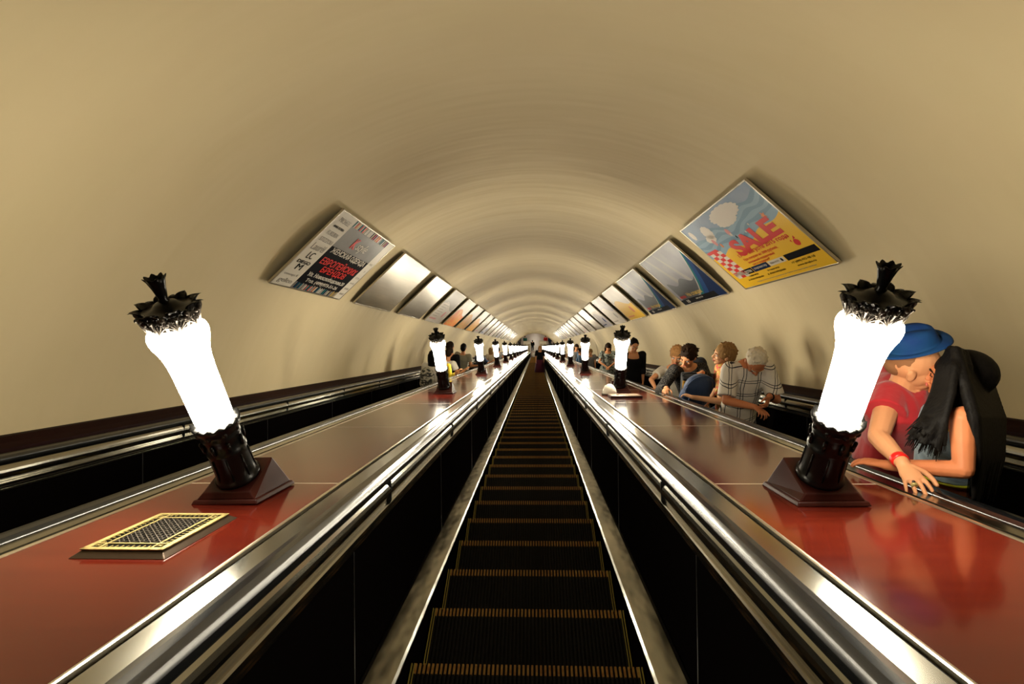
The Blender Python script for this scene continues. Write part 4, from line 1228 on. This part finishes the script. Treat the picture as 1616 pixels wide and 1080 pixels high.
# ---- woman with the ginger fringe
GREYT = CLOTH('light_grey_jersey', (.42, .38, .30), (.48, .43, .35))
r_ = Person('woman with ginger bob and light grey t-shirt behind the young man', tread(1.98, 7.9), math.radians(185), H=1.64, bend=.18, female=True)
r_.frame(at(1066, 634, 7.55), at(1064, 578, 7.3), (-1, .1, 0))
H = r_.H
r_.hs = 1.08; r_.head = r_.loc(at(1068, 562, 7.18)); r_.hR = Matrix.Rotation(-.45, 3, 'Z') @ Matrix.Rotation(-.1, 3, 'X')
r_.arm(1, at(1034, 612, 6.95), at(1020, 600, 7.2)); r_.relax(-1)
r_.body(voxel=.008, curl=.6); r_.top(GREYT, voxel=.010, sleeve=.55, lo=.1, hi=.88, grow=.016, name='t_shirt'); r_.trousers(JEANS); r_.shoes(SHOE)
r_.hair(HF, voxel=.007, grow=.014, tufts=60, tuft=.02, low=-.04); face_parts(r_.head, r_.hR, r_.root, r_.hs)

# ---- woman in black beside the second lamp
def plant(px, py, s, x_hint, rz, bend, H=1.7):
    """foot point and stature that bring the head to a point of the place"""
    h = at(px, py, s); Rt = Matrix.Rotation(-bend, 3, 'X'); Rz = Matrix.Rotation(rz, 3, 'Z')
    for _ in range(6):
        off = Rz @ (Vector((0, 0, .53 * H)) + Rt @ Vector((0, .03, .405 * H)))
        xy = h - off
        fs = (W(0, 0, 0) + Vector((0, xy.y, -xy.y * math.tan(A30)))).dot(SS)
        z = tread(xy.x, fs).z
        H = max(1.4, min(1.9, H * (h.z - z) / off.z))
    return Vector((xy.x, xy.y, z)), H
ft, hh = plant(1001, 545, 9.6, 0, math.radians(178), 0)
q_ = Person('woman in black dress with dark hair pulled back, beside the lamp with the panel', ft, math.radians(178), H=hh, girth=1.1, female=True)
q_.hR = Matrix.Rotation(.1, 3, 'Z') @ Matrix.Rotation(-.12, 3, 'X')
q_.relax(1, .12); q_.relax(-1, .10)
q_.body(voxel=.009); q_.top(BLACKC, voxel=.011, sleeve=1.5, lo=.1, hi=.80, grow=.022, name='black_top'); q_.skirt(BLACKC, to=.35, flare=.05); q_.shoes(SHOE)
q_.hair(HB, voxel=.008, grow=.006, tufts=10, bun=(0, -.10, .07)); face_parts(q_.head, q_.hR, q_.root, q_.hs)

# ---- rider in the patterned dress
PATT = mat('dark_print_dress', (.015, .020, .022), .8, noise=((22, 22, 22), (.30, .33, .28), .07))
ft, hh = plant(960, 548, 15.2, 0, math.radians(178), 0)
d_ = Person('woman in dark patterned dress with long dark hair, looking at her hands', ft, math.radians(178), H=hh, female=True)
d_.hR = Matrix.Rotation(-.45, 3, 'X')
d_.arm(1, (-.05, .26, 1.02), (-.5, .1, .9), world=False); d_.arm(-1, (.04, .26, 1.02), (.5, .1, .9), world=False)
d_.arm(1, (.05, .26, 1.02), (.5, .1, .9), world=False); d_.arm(-1, (-.05, .26, 1.02), (-.5, .1, .9), world=False)
d_.body(voxel=.010); d_.top(PATT, voxel=.012, sleeve=.6, lo=.1, hi=.88, grow=.016, name='dress_top'); d_.skirt(PATT, to=.5, flare=.08); d_.shoes(SHOE)
d_.hair(HD, voxel=.010, long=.22, tufts=20); face_parts(d_.head, d_.hR, d_.root, d_.hs, detail=False)

# ---- simple distant riders
def rider(label, x, s, rz, topm, legm=JEANS, hairm=HD, H=1.7, female=False, sleeve=.5, bend=.1, long=0, rail=0, skirt=False, group=None, voxel=.014, headp=0, pelvis=None, girth=1.0, tname='t_shirt', ground=None, at_=None):
    if at_: ground, H = plant(*at_, 0, rz, bend)
    p = Person(label, ground or tread(x, s), rz, H=H, bend=bend, female=female, group=group, girth=girth)
    if headp: p.hR = p.Rt @ Matrix.Rotation(-headp, 3, 'X')
    for q in (-1, 1):
        if rail == q:
            sd = 1 if x > 0 else -1
            foot_s = (p.foot - W(x, 0, 0)).dot(SS)
            hs = (p.foot + Vector((0, 0, p.sho[q].z))).dot(SS)
            p.arm(q, W(sd * 1.55, hs - .05, .835), W(sd * 1.3, hs - .1, .4) + Vector((0, 0, -.2)))
        else: p.relax(q, .08)
    p.body(voxel=voxel); p.top(topm, voxel=voxel, sleeve=sleeve, hi=.88, grow=.018, name=tname)
    if skirt: p.skirt(legm, to=.12 if skirt == 2 else .4, flare=.12 if skirt == 2 else .07, voxel=.016)
    else: p.trousers(legm, voxel=.014)
    p.shoes(SHOE)
    p.hair(hairm, voxel=.010, long=long, tufts=24, tuft=.012)
    return p
WHITE = CLOTH('white_jersey', (.62, .58, .50)); BEIGE = CLOTH('beige_cloth', (.50, .40, .27)); NAVYC = CLOTH('navy_shirt', (.012, .022, .05)); GGREEN = CLOTH('grey_green_jersey', (.20, .19, .13), (.26, .24, .18))
YELLOW = CLOTH('yellow_jersey', (.60, .44, .03)); TEAL = CLOTH('teal_cloth', (.02, .14, .13)); GREY = CLOTH('grey_cloth', (.16, .15, .14)); DENB = CLOTH('blue_denim', (.05, .10, .17))
# left flight, seen from behind
p = rider('person with long black hair and patterned backpack, half hidden by the second left lamp', -1.98, 10.3, math.radians(-15), WHITE, TEAL, HB, H=1.66, female=True, long=.30, bend=.25, voxel=.010, at_=(684, 562, 9.6))
mb = MB(); ZIG = mat('black_and_white_zigzag', (.02, .02, .02), .8, noise=((16, 16, 30), (.40, .37, .30), .04))
c = p.up(-.03, -.17, .17 * 1.66); mb.ellip(c, (.15, .10, .20), p.Rt); mb.ellip(c + Vector((0, -.02, -.12)), (.16, .11, .12), p.Rt)
smooth_mesh(mb, 'bag_body', ZIG, None, .012).matrix_world = Matrix.Translation(p.foot) @ Matrix.Rotation(p.rz, 4, 'Z')
bp_ = bpy.data.objects[[o.name for o in bpy.data.objects if o.name.startswith('bag_body')][-1]]
bp_.name = 'patterned_backpack'; tag(bp_, 'black and white zigzag backpack on the rider by the left wall', 'backpack')
rider('rider in yellow top just behind the second left lamp, hand on the handrail', -1.86, 11.4, math.radians(-30), YELLOW, JEANS, HD, H=1.62, sleeve=1.7, bend=.15, rail=1, voxel=.010, tname='pullover', at_=(698, 561, 10.6))
rider('cropped-haired man in white t-shirt, arm on the handrail', -1.90, 12.7, math.radians(-35), WHITE, JEANS, HD, H=1.66, bend=.38, rail=1, voxel=.010, at_=(710, 557, 11.9))
p = rider('dark-haired rider in black jacket reaching towards the boy in grey', -2.12, 13.6, math.radians(-30), BLACKC, JEANS, HD, H=1.80, sleeve=1.9, bend=.05, tname='jacket', at_=(711, 546, 13.0))
rider('black-haired boy in grey-green t-shirt leaning on the handrail', -1.95, 14.7, math.radians(-20), GGREEN, JEANS, HB, H=1.72, bend=.2, rail=1, voxel=.010, at_=(732, 549, 14.3))
rider('rider in navy shirt behind the third left lamp', -1.93, 20.6, math.radians(-30), NAVYC, JEANS, HD, H=1.62, bend=.45, rail=1, sleeve=.8, at_=(760, 557, 19.5))
rider('brown-haired woman in beige top past the third left lamp', -1.95, 23.6, math.radians(15), BEIGE, JEANS, HL, H=1.70, female=True, bend=.1, long=.08, at_=(774, 553, 22.5))
rider('distant dark-clad rider before the fifth left lamp', -2.0, 29.0, 0, GREY, JEANS, HD, H=1.7, voxel=.018, at_=(787, 552, 29))
# right flight, far
rider('distant rider in grey beside the fourth right lamp', 2.0, 24.6, math.radians(180), GREY, DENB, HD, H=1.74, female=True, long=.15, at_=(910, 548, 24))
rider('distant rider in denim blue standing close to the rider in grey', 2.25, 24.0, math.radians(120), DENB, JEANS, HD, H=1.66, sleeve=1.8, at_=(915, 554, 23.2))
rider('distant rider in pale top by the third right lamp', 2.05, 18.6, math.radians(180), GREY, JEANS, HL, H=1.55, female=True, voxel=.016, at_=(932, 556, 18))
rider('distant rider in beige between the fourth and fifth right lamps', 2.05, 30, math.radians(180), BEIGE, JEANS, HD, H=1.7, voxel=.018, at_=(900, 551, 29))
# middle flight
PURP = CLOTH('wine_red_cloth', (.075, .008, .022))
m_ = rider('blond woman in black top and long wine-red skirt on the middle flight', .10, 27.2, math.radians(180), BLACKC, PURP, HF, H=1.66, female=True, sleeve=.9, skirt=2, long=.08, voxel=.010, tname='black_top', at_=(852, 550, 26.6))
mb = MB(); mb.ellip((0, 0, .12), (.12, .07, .13)); mb.tube([(-.09, 0, .2), (-.03, 0, .42), (.03, 0, .42), (.09, 0, .2)], [.012] * 4, n=8)
tag(mb.build('handbag', WHITE, loc=m_.foot + Vector((-.30, .10, .95))), 'white handbag on the arm of the blond woman in the wine-red skirt', 'bag')
# in the hall
for (x, y, c_, lb) in ((1.5, 3.0, CLOTH('bright_red_cloth', (.55, .02, .02)), 'tiny figure in red in the lower hall'), (2.1, 2.8, NAVYC, 'tiny figure in navy in the lower hall, right of the one in red'),
                       (-1.4, 2.9, TEAL, 'tiny figure in dark teal in the lower hall'), (-2.2, 2.7, GREY, 'tiny figure in grey by the hall wall, furthest left in the hall'), (-.35, 1.6, BLACKC, 'tiny figure in black leaving the middle flight')):
    rider(lb, x, 0, math.radians(180) if x > 0 else 0, c_, JEANS, HD, voxel=.022, ground=Vector((x, yf + y, zf)), sleeve=1.8, tname='coat')
